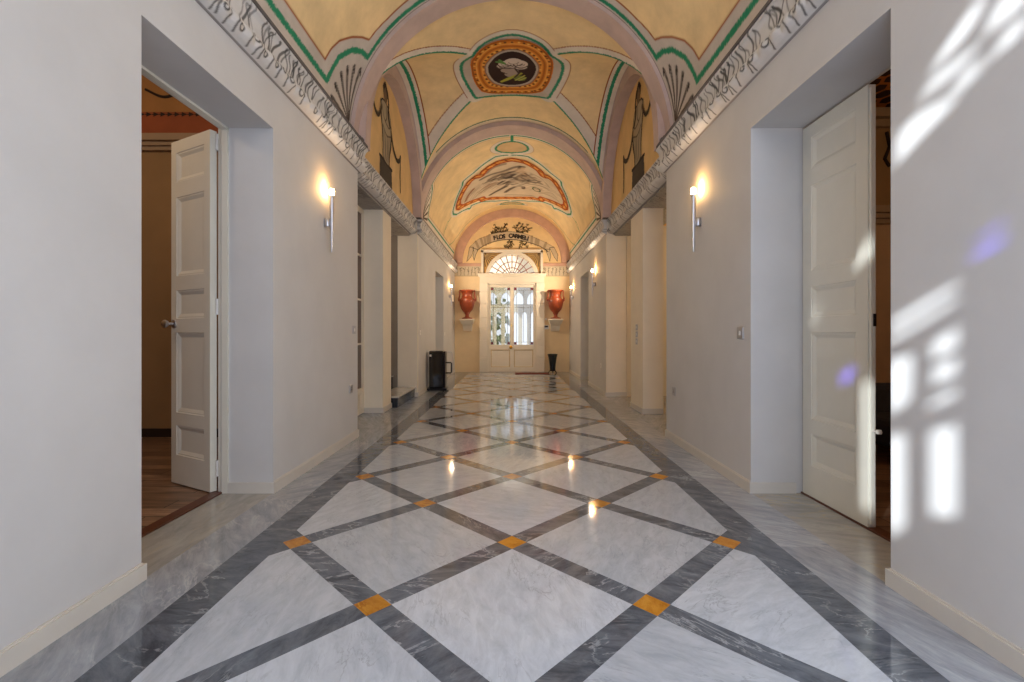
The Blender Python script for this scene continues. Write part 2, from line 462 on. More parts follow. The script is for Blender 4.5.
# baseboards
for s, nm in ((-1, 'baseboard_left'), (1, 'baseboard_right')):
    w = MB(); t = .014; h = .072
    D0 = 2.075 if s < 0 else 2.03
    for y0, y1 in ((YR, D0), (D1, N0), (N1, E0), (E1, YE)):
        w.box((s * HW, y0, 0), (s * (HW - t), y1, h), 'base'); w.box((s * HW, y0 + .0, h), (s * (HW - t * .5), y1, h + .008), 'base')
    for y, d in ((D0, 1), (D1, -1), (E0, 1), (E1, -1)):
        w.box((s * (HW - t), y, 0), (s * (1.957 if y < 5 else 2.0), y + d * t, h), 'base')
    w.box((s * (HW - t), N0, 0), (s * 2.0, N0 + t, h), 'base'); w.box((s * (HW - t), N1 - .05, 0), (s * 1.81, N1 - .064, h), 'base')
    w.box((s * 1.8, N1 - .014, 0), (s * 2.02, N1, h), 'base')
    tag(w.build(nm), 'low cream baseboard along the %s wall' % ('left' if s < 0 else 'right'), 'baseboard', kind='structure')

# ------------------------------------------------------------------ CEILING
# bay near + bay far: barrel; bay middle: cross vault
def barrel(y0, y1, res):
    th = np.linspace(-PI / 2 - .02, PI / 2 + .02, int(RV * PI / res)); ys = np.linspace(y0, y1, int((y1 - y0) / res) + 1)
    T, Yg = np.meshgrid(th, ys, indexing='ij')
    P = np.stack([RV * np.sin(T), Yg, ZC + RV * np.cos(T)], -1)
    return P, np.stack([T.ravel() * RV, Yg.ravel()], 1)
def S(pts): return [(t * RV, y) for t, y in pts]       # angle -> arc length
# --- near bay
P1, Q1 = barrel(YR, 4.84, .0115); p = Paint(Q1, GREY)
sc_r = [(-1.333, -.6), (-1.333, 4.07), (-1.256, 4.12), (-1.179, 4.2), (-1.095, 4.35), (-1.036, 4.49), (-1.0, 4.61), (-.925, 4.62), (-.819, 4.64), (-.4, 4.64), (0, 4.64)]
fillp = S(sc_r) + mir(S(sc_r))[::-1]
p.fill(fillp, YEL)
p.line(S(sc_r), .02, RUST); p.line(mir(S(sc_r)), .02, RUST)
sc_g = [(-1.41, -.6), (-1.41, 4.18), (-1.34, 4.22), (-1.239, 4.29), (-1.138, 4.44), (-1.085, 4.60), (-1.065, 4.75), (-.95, 4.755), (-.7, 4.76), (0, 4.76)]
mid = [((a[0] + b[0]) / 2, (a[1] + b[1]) / 2) for a, b in zip(sc_r, sc_g[:len(sc_r)])]
for f in (lambda x: x, mir):
    p.line(f(S(sc_g)), .055, GRN, rough=.22)
    ap = (-1.473 * RV, 4.78)
    for tx, ty in ((-1.452, 4.30), (-1.37, 4.34), (-1.287, 4.40), (-1.224, 4.48), (-1.178, 4.59), (-1.15, 4.72)):
        e = (tx * RV, ty)
        for k in (-1, 0, 1):
            p.line(f([ap, (e[0] + .015 * k, e[1] + .02 * k)]), .012 if k else .022, DRK if k == 0 else (96, 82, 74), alpha=.85)
        p.line(f([e, (e[0] - .035, e[1] + .015)]), .022, DRK); p.line(f([(e[0] - .02, e[1] + .03), (e[0] - .05, e[1] + .05)]), .018, DRK)
    p.line(f([(-1.475 * RV, -.6), (-1.475 * RV, 4.3)]), .02, (84, 74, 66))
    p.line(f([(-1.55 * RV, 4.815), (0, 4.815)]), .012, (120, 104, 100))
p.sel(np.abs(Q1[:, 0]) > 1.49 * RV, (150, 142, 136))
part1 = grid_mesh_data(P1, p.C.reshape(P1.shape))
# --- far bay
P3, Q3 = barrel(8.42, 13.42, .014); p = Paint(Q3, YEL)
g3 = [(0, 8.66), (-.5, 8.66), (-.919, 8.66), (-1.09, 8.67), (-1.12, 8.85), (-1.2, 9.02), (-1.33, 9.12), (-1.41, 9.2), (-1.405, 11), (-1.395, 13.4)]
outer = S(g3) + mir(S(g3))[::-1]
m = ~p.mask(outer); p.sel(m, PALE)
p.sel(np.abs(Q3[:, 0]) > 1.47 * RV, (150, 142, 136))
for f in (lambda x: x, mir):
    p.line(f(S(g3)), .10, PALE); p.line(f(S(g3)), .036, GRN, rough=.2)
    p.line(f([(a + .07 * (1 if a < -.6 else 0), b + (.075 if a > -1.9 else 0)) for a, b in S(g3)]), .012, RUST, alpha=.7)
    ap = (-1.47 * RV, 8.72)
    for tx, ty in ((-1.42, 9.16), (-1.35, 9.08), (-1.27, 9.0), (-1.2, 8.9), (-1.15, 8.8), (-1.13, 8.7)):
        p.line(f([ap, (tx * RV, ty)]), .03, (92, 74, 58)); p.line(f([ap, (tx * RV - .03, ty)]), .016, DRK)
    p.line(f(ellipse(-.99 * RV, 12.6, .25, .7, 20, 2.2, 4.0)), .02, GRN, alpha=.0)
    # drops below the corners of the painted scene
    dp = [(-1.01, 11.34), (-1.06, 11.28), (-1.13, 11.24)]
    p.line(f(S(dp)), .02, GRN); p.line(f(ellipse(-1.2 * RV, 11.2, .10, .06)), .016, GRN, closed=True); p.line(f(S([(-1.26, 11.19), (-1.36, 11.16)])), .02, GRN)
    p.line(f(smooth_path(S([(-1.38, 12.2), (-1.25, 12.75), (-1.0, 13.1), (-.6, 13.22)]))), .03, GRN, alpha=.55)
for cy, rx, ry in ((9.2, .322, .275), (13.12, .33, .10)):
    p.fill(ellipse(0, cy, rx * 1.34, ry * 1.34), PALE); p.line(ellipse(0, cy, rx * 1.36, ry * 1.36), .012, RUST, closed=True, alpha=.6)
    p.fill(ellipse(0, cy, rx, ry), (216, 186, 140)); p.line(ellipse(0, cy, rx, ry), .05, GRN, closed=True, rough=.3)
p.line([(0, 8.66), (0, 8.93)], .05, GRN); p.line([(0, 9.47), (0, 9.62)], .05, GRN); p.line([(0, 12.93), (0, 13.03)], .05, GRN)
mg = [(0, 9.6), (-.2, 9.6), (-.331, 9.78), (-.517, 10.04), (-.684, 10.11), (-.712, 10.3), (-.83, 10.6), (-.93, 10.9), (-.995, 11.1), (-1.01, 11.3), (-.955, 11.6), (-.746, 12.05), (-.71, 12.2), (-.673, 12.05), (-.492, 12.3), (-.267, 12.74), (0, 12.93)]
for f in (lambda x: x, mir):
    p.line(f(S(mg)), .16, PALE); p.line(f(S(mg)), .05, GRN, rough=.2)
part3 = grid_mesh_data(P3, p.C.reshape(P3.shape))
# --- middle bay
def zs(x, y):
    return ZC + np.sqrt(np.maximum(R2 ** 2 - .135 * x * x - (y - YM) ** 2, 0))
def zmn(x): return ZC + np.sqrt(np.maximum(R2 ** 2 - x * x, 0))
th = np.linspace(-PI / 2, PI / 2, 500)
ys = np.concatenate([[4.97], YM + 1.585 * np.sin(np.linspace(-PI / 2, PI / 2, 330)), [8.16]])
T, Yg = np.meshgrid(th, ys, indexing='ij')
Xg = R2 * np.sin(T); Zm = zmn(Xg); Zs = zs(Xg, Yg); Zg = np.maximum(Zm, Zs)
P2 = np.stack([Xg, Yg, Zg], -1); Q2 = P2.reshape(-1, 3)
p = Paint(Q2, YEL)
side = (Zs > Zm).ravel(); ax = np.abs(Q2[:, 0]); ay = np.abs(Q2[:, 1] - YM)
def groin(t):          # half-line of the groin on the +x +y corner, t = 0 corner .. 1 centre
    x = R2 * (1 - t); y = .93 * x; return x, y, ZC + math.sqrt(max(R2 ** 2 - x * x, 0))
G = [groin(t) for t in np.linspace(0, .78, 40)]
# distance to the four groins through symmetry
Qs = Q2.copy(); Qs[:, 0] = ax; Qs[:, 1] = ay
pg = Paint(Qs, YEL); selg, dg = pg.dist(G, pad=.5)
d_all = np.full(len(Q2), 9.); d_all[selg] = dg
jit = (p.n1 - .5) * .010
nearside = Q2[:, 1] < YM
p.sel(nearside & ~side & (d_all < .105), PALE); p.sel(nearside & ~side & (np.abs(d_all - .105) < .007), RUST); p.sel(nearside & (d_all < .022 + jit), GRN)
p.sel(~nearside & side & (d_all < .17), PALE); p.sel(~nearside & side & (np.abs(d_all - .17) < .007), RUST); p.sel(~nearside & ~side & (d_all < .04 + jit), GRN)
# strips beside the side arches
p.sel(side & (ax > 1.375), PALE); p.sel(side & (np.abs(ax - 1.375) < .009), RUST)
p.sel(side & (np.abs(ax - 1.455 + jit * .4) < .025 + jit), GRN); p.sel(side & (ax > 1.545), LIL)
# thin lines along the two transverse arches
p.sel(~side & (ay > 1.40) & (ax < 1.45), PALE, .55); p.sel(~side & (np.abs(ay - 1.42 + jit) < .016) & (ax < 1.3), (60, 112, 80))
# pale field round the medallion, its outline made of four arcs that meet in cusps
Q2d = Q2[:, :2] - np.array([0, YM]); pm = Paint(Q2d, YEL); pm.C = p.C; pm.n1 = p.n1
top = smooth_path([(-.55, -.42), (-.36, -.66), (0, -.78), (.36, -.66), (.55, -.42)], 6)
rgt = smooth_path([(.55, -.42), (.68, -.22), (.705, .04), (.65, .32), (.54, .60)], 6)
bot = smooth_path([(.54, .60), (.28, .66), (0, .68), (-.28, .66), (-.54, .60)], 6)
lft = mir([tuple(q_) for q_ in rgt])[::-1]
ring = [tuple(q_) for q_ in list(top) + list(rgt) + list(bot) + list(lft)]
for arc, k_ in ((top, 1.13), (rgt, 1.15), (lft, 1.15)):
    o_ = [(q_[0] * k_, q_[1] * k_) for q_ in arc]
    pm.line([tuple(q_) for q_ in arc], .20, PALE); pm.line(o_[3:-3], .012, RUST)
pm.fill(ring, (202, 190, 176)); pm.line(ring, .045, GRN, closed=True, rough=.25)
part2 = grid_mesh_data(P2, p.C.reshape(P2.shape))
ceiling = grid_object('ceiling', [part1, part2, part3], 'paint')
tag(ceiling, 'ochre frescoed vaulted ceiling with green and grey painted borders', 'ceiling', kind='structure')

# transverse arches, end arch and the two side arches
def arc_ring(name, mat, axis, c, r0, r1, a, b, label, n=64, legs=0):
    w = MB(); prof = [(r0, a), (r0 - 0.0, (a + b) / 2), (r0, b), (r1, b), (r1, a)]
    def fr(t):
        def f(pr):
            r, d = pr; u = r * math.cos(t); z = r * math.sin(t)
            return (u, d, ZC + z) if axis == 'y' else (d, c + u, ZC + z)
        return f
    path = [fr(PI * i / n) for i in range(n + 1)]
    w.sweep(prof, path, mat, smooth=False)
    return tag(w.build(name), label, 'arch', kind='structure')
arc_ring('trim_3', 'lilac', 'y', 0, RA, 1.95, 4.82, 5.08, 'lilac painted arch in front of the medallion vault')
arc_ring('trim_4', 'lilac', 'y', 0, RA - .015, 1.95, 8.1, 8.48, 'lilac painted arch beyond the medallion vault')
for s, nm in ((-1, 'trim_5'), (1, 'trim_6')):
    arc_ring(nm, 'lilac', 'x', YM, 1.44, 1.60, s * 1.555, s * 1.72, 'lilac side arch framing the painted statue on the %s' % ('left' if s < 0 else 'right'))
# end arch against the far wall
w = MB(); k = 64
def fr(t): return lambda pr: (pr[0] * math.cos(t) * 1.0, pr[1], ZC + .03 + pr[0] * math.sin(t) * .925)
w.sweep([(1.42, YE - .12), (1.42, YE + .02), (1.66, YE + .02), (1.66, YE - .12)], [fr(PI * i / k) for i in range(k + 1)], 'rose')
for s in (-1, 1): w.box((s * .885, YE - .03, 3.04), (s * 1.65, YE + .01, 3.125), 'rose')
w.sweep([(1.655, YE - .11), (1.655, YE + .02), (1.86, YE + .02), (1.86, YE - .11)], [fr(PI * i / k) for i in range(k + 1)], 'lun2')
tag(w.build('trim_7'), 'rose coloured arch band framing the motto lunette', 'arch', kind='structure')

# small dark blocks standing in for painted shadows at the springing of the arches
w = MB()
for y0, y1 in ((4.90, 5.10), (8.02, 8.24), (13.2, 13.4)):
    for s in (-1, 1):
        w.box((s * 1.57, y0, 3.09), (s * 1.72, y1, 3.17), 'shadowblock'); w.box((s * 1.60, y0 + .02, 3.17), (s * 1.72, y1 - .02, 3.20), 'shadowblock')
tag(w.build('trim_8', bevel=.01), 'small dark grey blocks standing in for painted shadows at the feet of the arches', 'trim', kind='structure')

# lunette walls with the painted statues
def lunette(s, nm):
    w = MB(); w.box((s * 1.70, 4.86, 3.10), (s * 1.95, 8.26, 4.85), 'lun'); return tag(w.build(nm), 'ochre lunette wall behind the painted statue on the %s side' % ('left' if s < 0 else 'right'), 'wall', kind='structure')
lunette(-1, 'wall_left_lunette'); lunette(1, 'wall_right_lunette')

# unseen shell added above the vaults to keep stray sky light out
w = MB()
w.box((-2.4, YR, 5.1), (2.4, YE + .3, 5.2), 'shellm')
for s in (-1, 1):
    w.box((s * 2.02, YR, 3.1), (s * 2.3, YE + .3, 5.15), 'shellm')
w.box((-2.3, YE, 4.75), (2.3, YE + .3, 5.15), 'shellm')
tag(w.build('ceiling_light_block'), 'unseen shell added above the painted vaults to block light leaks', 'roof', kind='structure')

# ------------------------------------------------------------------ CORNICES (painted acanthus)
CP = [(.0, 2.835), (.02, 2.838), (.05, 2.848), (.075, 2.868), (.087, 2.895), (.082, 2.922), (.066, 2.94), (.055, 2.95), (.052, 2.97), (.056, 3.01), (.066, 3.045), (.082, 3.065), (.092, 3.07), (.094, 3.09), (.05, 3.105), (.0, 3.108)]
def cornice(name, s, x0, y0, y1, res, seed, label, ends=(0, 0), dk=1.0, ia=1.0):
    # profile resampled by arc length
    pr = np.array(CP); L = np.concatenate([[0], np.cumsum(np.linalg.norm(np.diff(pr, axis=0), axis=1))])
    n = int(L[-1] / res) + 2; t = np.linspace(0, L[-1], n)
    d = dk * np.interp(t, L, pr[:, 0]); z = np.interp(t, L, pr[:, 1])
    ys = np.linspace(y0, y1, int((y1 - y0) / res) + 2)
    Tg, Yg = np.meshgrid(t, ys, indexing='ij')
    Dg = np.repeat(d[:, None], len(ys), 1); Zg = np.repeat(z[:, None], len(ys), 1)
    lobe = np.exp(-((Tg - .115) / .05) ** 2)
    r = np.random.default_rng(seed)
    ph = Yg / .125 * PI + .5 * np.sin(Yg * 5)
    Dg = Dg + lobe * .016 * (np.abs(np.sin(ph)) - .5)
    # mitre the free ends back to the wall plane
    for e, yy, sg in ((ends[0], y0, 1), (ends[1], y1, -1)):
        if e:
            dist = sg * (Yg - yy); Dg = np.where(dist < .004, 0, Dg)
    Q = np.stack([Tg.ravel(), Yg.ravel()], 1); p = Paint(Q, (212, 210, 208))
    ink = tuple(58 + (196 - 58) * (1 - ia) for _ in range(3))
    y = y0
    while y < y1:
        w = r.uniform(.8, 1.25)
        # upright leaf strokes on the fascia
        for k in range(r.integers(3, 5)):
            a = y + r.uniform(-.08, .08); b = a + r.uniform(-.06, .06)
            pts = smooth_path([(.345 * r.uniform(.85, 1), a), (.29, a + r.uniform(-.02, .02)), (.24, b), (.18 + r.uniform(-.01, .03), b + r.uniform(-.03, .03))], 4)
            p.line(pts, r.uniform(.008, .022), ink, alpha=r.uniform(.55, .95), soft=.006)
        # curl on the roll
        cx, cy = r.uniform(.10, .15), y + r.uniform(-.02, .02); rad = r.uniform(.025, .042)
        sp = [(cx + rad * (1 - i / 16) * math.cos(i * .5 + 1), cy + rad * (1 - i / 16) * math.sin(i * .5 + 1)) for i in range(12)]
        p.line(sp, .012, ink, alpha=.95, soft=.006)
        if r.random() < .55: p.line(smooth_path([(.04, y - .03), (.085, y - .055), (.13, y - .045), (.18, y - .06)], 4), .013, ink, alpha=.85, soft=.006)
        if r.random() < .6: p.line(smooth_path([(.03, y + .05), (.08, y + .03), (.12, y + .052), (.19, y + .035)], 4), .012, ink, alpha=.85, soft=.006)
        y += .135 * w
    p.sel(Q[:, 0] < .018, (150, 146, 144))
    p.line([(.355, y0), (.355, y1)], .012, (130, 126, 124), alpha=.7)
    P = np.stack([s * (x0 - Dg), Yg, Zg], -1)
    o = grid_object(name, [grid_mesh_data(P, p.C.reshape(P.shape))], 'stonepaint', flip=(s > 0))
    return tag(o, label, 'cornice', kind='structure')
cornice('trim_9', -1, HW, 1.9, N0 + .07, .007, 1, 'marble coloured cornice with painted leaves above the left near wall', (0, 1))
cornice('trim_10', 1, HW, 1.9, N0 + .07, .007, 2, 'marble coloured cornice with painted leaves above the right near wall', (0, 1))
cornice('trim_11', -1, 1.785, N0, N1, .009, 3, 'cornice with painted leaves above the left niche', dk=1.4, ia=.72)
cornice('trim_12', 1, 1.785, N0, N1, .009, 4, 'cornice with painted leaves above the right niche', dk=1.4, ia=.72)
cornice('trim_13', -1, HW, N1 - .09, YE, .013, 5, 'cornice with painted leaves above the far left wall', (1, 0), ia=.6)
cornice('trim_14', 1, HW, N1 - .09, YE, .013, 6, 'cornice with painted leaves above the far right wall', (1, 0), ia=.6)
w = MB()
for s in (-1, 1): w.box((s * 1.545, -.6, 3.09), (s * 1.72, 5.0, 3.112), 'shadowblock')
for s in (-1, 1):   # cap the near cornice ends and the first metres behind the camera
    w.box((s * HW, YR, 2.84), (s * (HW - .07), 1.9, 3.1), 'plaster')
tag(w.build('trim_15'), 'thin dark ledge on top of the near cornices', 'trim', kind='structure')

# ------------------------------------------------------------------ FAR WALL with door and fanlight
def holed_panel(name, outer, holes, y, depth, mat, parent=None):
    bm = bmesh.new(); 
    def loop(pts):
        vs = [bm.verts.new((x, y, z)) for x, z in pts]
        return [bm.edges.new((vs[i - 1], vs[i])) for i in range(len(vs))]
    ed = loop(outer)
    for h in holes: ed += loop(h)
    bmesh.ops.triangle_fill(bm, use_beauty=True, use_dissolve=False, edges=ed)
    r = bmesh.ops.extrude_face_region(bm, geom=bm.faces[:])
    bmesh.ops.translate(bm, vec=(0, depth, 0), verts=[v for v in r['geom'] if isinstance(v, bmesh.types.BMVert)])
    bmesh.ops.recalc_face_normals(bm, faces=bm.faces[:])
    me = bpy.data.meshes.new(name); bm.to_mesh(me); bm.free(); me.materials.append(M[mat])
    o = bpy.data.objects.new(name, me); COL.objects.link(o)
    if parent: o.parent = parent
    return o
FZ, FR = 2.70, .69
fan_hole = [(FR * math.cos(t), FZ + FR * math.sin(t)) for t in np.linspace(0, PI, 33)] + [(-FR, 2.66), (FR, 2.66)][0:2]
fan_hole = [(FR, 2.66)] + [(FR * math.cos(t), FZ + FR * math.sin(t)) for t in np.linspace(0.0, PI, 33)] + [(-FR, 2.66)]
door_hole = [(-.67, .0), (.67, .0), (.67, 2.525), (-.67, 2.525)]
o = holed_panel('wall_far', [(-1.95, 2.66), (-1.95, 5.15), (1.95, 5.15), (1.95, 2.66)], [[(x, z + .001) for x, z in fan_hole]], YE, .3, 'endw')if False else None
M['endw'] = plain('end_wall_cream', (232, 208, 166), .7, vary=.05)
w = MB()
w.box((-1.95, YE, -.02), (-.67, YE + .3, 2.66), 'endw'); w.box((.67, YE, -.02), (1.95, YE + .3, 2.66), 'endw'); w.box((-.67, YE, 2.525), (.67, YE + .3, 2.66), 'endw')
for s in (-1, 1): w.box((s * .75, YE - .006, 2.6), (s * 1.66, YE + .01, 2.755), 'endw')
far = tag(w.build('wall_far'), 'cream end wall around the glazed entrance door', 'wall', kind='structure')
up = holed_panel('lunette', [(-1.95, 2.66), (-.69, 2.66)] + [(FR * math.cos(t), FZ + FR * math.sin(t)) for t in np.linspace(PI, 0, 33)] + [(.69, 2.66), (1.95, 2.66), (1.95, 4.9), (-1.95, 4.9)], [], YE, .3, 'lun2', far)
# frieze on the end wall (painted plants)
for s in (-1, 1):
    xs = np.arange(.885, 1.66, .008); zz = np.arange(2.75, 3.045, .008)
    Xg, Zg = np.meshgrid(xs, zz, indexing='ij'); Q = np.stack([Xg.ravel(), Zg.ravel()], 1); p = Paint(Q, (204, 190, 164))
    r = np.random.default_rng(11 + s)
    for x in np.arange(.95, 1.62, .105):
        p.line(smooth_path([(x, 2.78), (x + r.uniform(-.02, .02), 2.86), (x + r.uniform(-.03, .03), 2.95), (x + r.uniform(-.05, .05), 3.01)]), .013, (84, 78, 70), alpha=.8)
        for k in range(3): 
            z = r.uniform(2.82, 2.98); p.line([(x, z), (x + r.uniform(-.05, .05), z + r.uniform(.01, .04))], .014, (84, 78, 70), alpha=.8)
    p.line([(.885, 2.755), (1.66, 2.755)], .02, (170, 150, 120))
    P = np.stack([s * Xg, np.full_like(Xg, YE - .012), Zg], -1)
    fo = grid_object('frieze', [grid_mesh_data(P, p.C.reshape(P.shape))], 'stonepaint', far, flip=(s < 0))
# moulded square panel round the fanlight with painted shells in its corners
w = MB()
for s in (-1, 1): w.box((s * .82, YE - .05, 2.80), (s * .885, YE, 3.49), 'entr')
w.box((-.885, YE - .05, 3.43), (.885, YE, 3.49), 'entr')
w.box((-.90, YE - .06, 3.49), (.90, YE, 3.51), 'entr')
w.build('panel_moulding', far)
xs = np.arange(-.82, .821, .008); zz = np.arange(2.8, 3.436, .008)
Xg, Zg = np.meshgrid(xs, zz, indexing='ij'); Q = np.stack([Xg.ravel(), Zg.ravel()], 1); p = Paint(Q, (186, 148, 88))
keep = (np.hypot(Xg, Zg - FZ) > FR + .03)
for s in (-1, 1):
    c = (s * .79, 3.40)
    for a in np.linspace(.08, PI / 2 - .08, 7):
        e = (c[0] - s * .36 * math.cos(a), c[1] - .36 * math.sin(a))
        p.line([c, e], .03, (70, 52, 34)); p.line([(c[0], c[1]), (e[0] + .016, e[1] + .01)], .01, (224, 190, 130))
    p.line([(s * .81, 2.8), (s * .81, 3.425), (0, 3.425)], .035, (92, 66, 40))
P = np.stack([Xg, np.full_like(Xg, YE - .01), Zg], -1)
fo = grid_object('shell_painting', [grid_mesh_data(P, p.C.reshape(P.shape), keep)], 'stonepaint', far); 

# fanlight
win = empty('window_1', (0, YE, FZ)); tag(win, 'bright half round fanlight with radial bars over the entrance door', 'window', kind='structure')
def arcframe(r0, r1, y0, y1, mat, name, n=48):
    w = MB()
    def fr(t): return lambda pr: (pr[0] * math.cos(t), pr[1], pr[0] * math.sin(t))
    w.sweep([(r0, y0), (r0, y1), (r1, y1), (r1, y0)], [fr(PI * i / n) for i in range(n + 1)], mat)
    return w.build(name, win)
arcframe(.675, .77, -.045, .10, 'entr', 'window_frame')
w = MB()
for i in range(1, 12):
    t = PI * i / 12; a = Vector((math.cos(t), 0, math.sin(t)))
    w.tube([a * .17 + Vector((0, .03, 0)), a * .69 + Vector((0, .03, 0))], .013, 'muntin', 8)
for r in (.17, .30, .47):
    w.tube([(r * math.cos(PI * i / 40), .03, r * math.sin(PI * i / 40)) for i in range(41)], .011, 'muntin', 8)
w.build('glazing_bars', win)
w = MB(); w.poly([(.69 * math.cos(PI * i / 40), .05, .69 * math.sin(PI * i / 40)) for i in range(41)], 'fan_glass'); w.build('glass_pane', win)

# door surround: rusticated pilasters and lintel
w = MB()
for s in (-1, 1):
    w.box((s * .70, YE - .045, 0), (s * .925, YE, 2.56), 'entr')
    z = 0
    for h in (.30, .12, .34, .16, .34, .30, .40, .34, .26):
        w.box((s * .695, YE - .06, z + .006), (s * .93, YE - .045, z + h - .006), 'entr'); z += h
    w.box((s * .665, YE - .03, 0), (s * .70, YE + .1, 2.56), 'entr')
w.box((-.70, YE - .01, -.01), (.70, YE + .12, .004), 'threshold'); w.box((-.925, YE - .06, 2.56), (.925, YE, 2.75), 'entr'); w.box((-.70, YE - .03, 2.51), (.70, YE + .1, 2.56), 'entr')
w.box((-.97, YE - .10, 2.75), (.97, YE, 2.80), 'entr'); w.box((-.95, YE - .085, 2.725), (.95, YE, 2.75), 'entr'); w.box((-.985, YE - .115, 2.80), (.985, YE, 2.825), 'entr')
tag(w.build('trim_16', bevel=.004), 'cream blocked surround and lintel of the entrance door', 'door surround', kind='structure')

# ------------------------------------------------------------------ DOOR LEAVES
def leaf(name, parent, wd, ht, th, cells, mat, st=.10, rec=.016, mold=.034, lined=None):
    """local: x 0..wd, y 0..th, z 0..ht; cells = (z0, z1, 'p'|'h', [x0, x1])"""
    w = MB()
    cells = sorted(cells); xs0, xs1 = st, wd - st
    for y, sg in ((0, 1), (th, -1)):
        def q(x0, z0, x1, z1, m=mat): w.poly([(x0, y, z0), (x1, y, z0), (x1, y, z1), (x0, y, z1)], m)
        q(0, 0, xs0, ht); q(xs1, 0, wd, ht)
        zp = 0
        for z0, z1, k in cells:
            q(xs0, zp, xs1, z0); zp = z1
            if k == 'p':
                r = [(xs0, z0), (xs1, z0), (xs1, z1), (xs0, z1)]
                def ring(a, da, b, db, m=mat):
                    for i in range(4):
                        j = (i + 1) % 4
                        w.poly([(a[i][0], y + sg * da, a[i][1]), (a[j][0], y + sg * da, a[j][1]), (b[j][0], y + sg * db, b[j][1]), (b[i][0], y + sg * db, b[i][1])], m)
                ins = lambda d: [(xs0 + d, z0 + d), (xs1 - d, z0 + d), (xs1 - d, z1 - d), (xs0 + d, z1 - d)]
                ring(r, 0, ins(.004), .005); lw = .022 if lined else .012; ring(ins(.004), .005, ins(lw), .005, lined or mat); ring(ins(lw), .005, ins(mold), rec); i4 = ins(mold)
                w.poly([(a, y + sg * rec, b) for a, b in i4], mat)
        q(xs0, zp, xs1, ht)
    for z0, z1, k in cells:
        if k == 'h':
            r = [(xs0, z0), (xs1, z0), (xs1, z1), (xs0, z1)]
            for i in range(4):
                j = (i + 1) % 4
                w.poly([(r[i][0], 0, r[i][1]), (r[j][0], 0, r[j][1]), (r[j][0], th, r[j][1]), (r[i][0], th, r[i][1])], mat)
    e = [(0, 0), (wd, 0), (wd, ht), (0, ht)]
    for i in range(4):
        j = (i + 1) % 4
        w.poly([(e[i][0], 0, e[i][1]), (e[j][0], 0, e[j][1]), (e[j][0], th, e[j][1]), (e[i][0], th, e[i][1])], mat)
    o = w.build(name, parent, fixn=False)
    bm = bmesh.new(); bm.from_mesh(o.data); bmesh.ops.remove_doubles(bm, verts=bm.verts[:], dist=.0002)
    bmesh.ops.recalc_face_normals(bm, faces=bm.faces[:]); bm.to_mesh(o.data); bm.free()
    return o
FR5 = [(.083, .17), (.207, .44), (.481, .563), (.605, .835), (.879, .965)]
def five(h): return [(a * h, b * h, 'p') for a, b in FR5]
def knob(parent, x, z, y0, sg, mat='chrome'):
    w = MB(); w.lathe([(.030, 0), (.030, .006), (.012, .010), (.010, .035), (.020, .042), (.029, .055), (.029, .066), (.018, .076), (.004, .079)], (0, 0, 0), mat, 20, ax='y')
    o = w.build('door_knob', parent); o.location = (x, y0, z)
    if sg < 0: o.rotation_euler = (0, 0, PI)
    return o
# left leaf, opened into the side room
LW = .49; LH = 2.49
dl = empty('door_1', (-2.05, 3.235, .012), math.radians(152)); tag(dl, 'cream panelled door leaf standing open into the brown room', 'door', kind='structure')
# local +x runs along the leaf away from the hinge; the camera sees the face at local y = thickness
lf = leaf('door_leaf', dl, LW, LH, .045, five(LH), 'door', st=.068)
knob(lf, LW - .036, 1.16, .045, 1); knob(lf, LW - .036, 1.16, 0, -1)
w = MB()
for z in (.10, 1.22, 2.36): w.lathe([(.011, 0), (.011, .11)], (-.008, .0, z), 'white_plastic', 12)
w.build('hinge', dl)
# right leaf, shut, with its twin folded back out of sight
RW = .585
dr = empty('door_2', (2.0, 3.205, .012), math.radians(-90)); tag(dr, 'cream panelled door leaf standing shut in the doorway by the sunlit wall', 'door', kind='structure')
leaf('door_leaf', dr, RW, LH, .045, five(LH), 'door', st=.088)
w = MB(); w.box((RW, .008, .02), (RW + .016, .030, LH - .02), 'door'); w.build('rebate', dr)
w = MB(); w.box((RW + .014, .018, 1.13), (RW + .02, .034, 1.20), 'dark_metal'); w.build('lock_plate', dr)
w = MB(); w.tube([(RW + .012, .02, .545), (RW + .045, .012, .545), (RW + .06, .012, .55)], .006, 'white_plastic'); w.lathe([(.014, -.01), (.016, 0), (.012, .012)], (RW + .064, .012, .548), 'white_plastic', 12); w.build('stay_hook', dr)
# frames of the two near doorways
for s, nm in ((-1, 'trim_17'), (1, 'trim_18')):
    w = MB()
    dy = D1 if s < 0 else 3.22
    if s < 0: w.box((s * 1.957, dy - .014, 0), (s * 2.0, dy, DT), 'door'); w.box((s * 1.957, 2.075, DT - .014), (s * 2.0, dy, DT), 'door')
    for y0, y1 in ((1.95, 2.03), (dy, dy + .05)): w.box((s * 2.012, y0, 0), (s * 2.03, y1, DT + .07), 'door')
    w.box((s * 2.012, 1.95, DT), (s * 2.03, dy + .05, DT + .07), 'door')
    tag(w.build(nm), 'cream frame of the %s near doorway' % ('left' if s < 0 else 'right'), 'door frame', kind='structure')
w = MB()
for s in (-1, 1): w.box((s * 1.995, 2.03, -.01), (s * 2.07, D1, .010), 'threshold')
tag(w.build('trim_19'), 'brown wooden sills under the two near doors', 'sill', kind='structure')
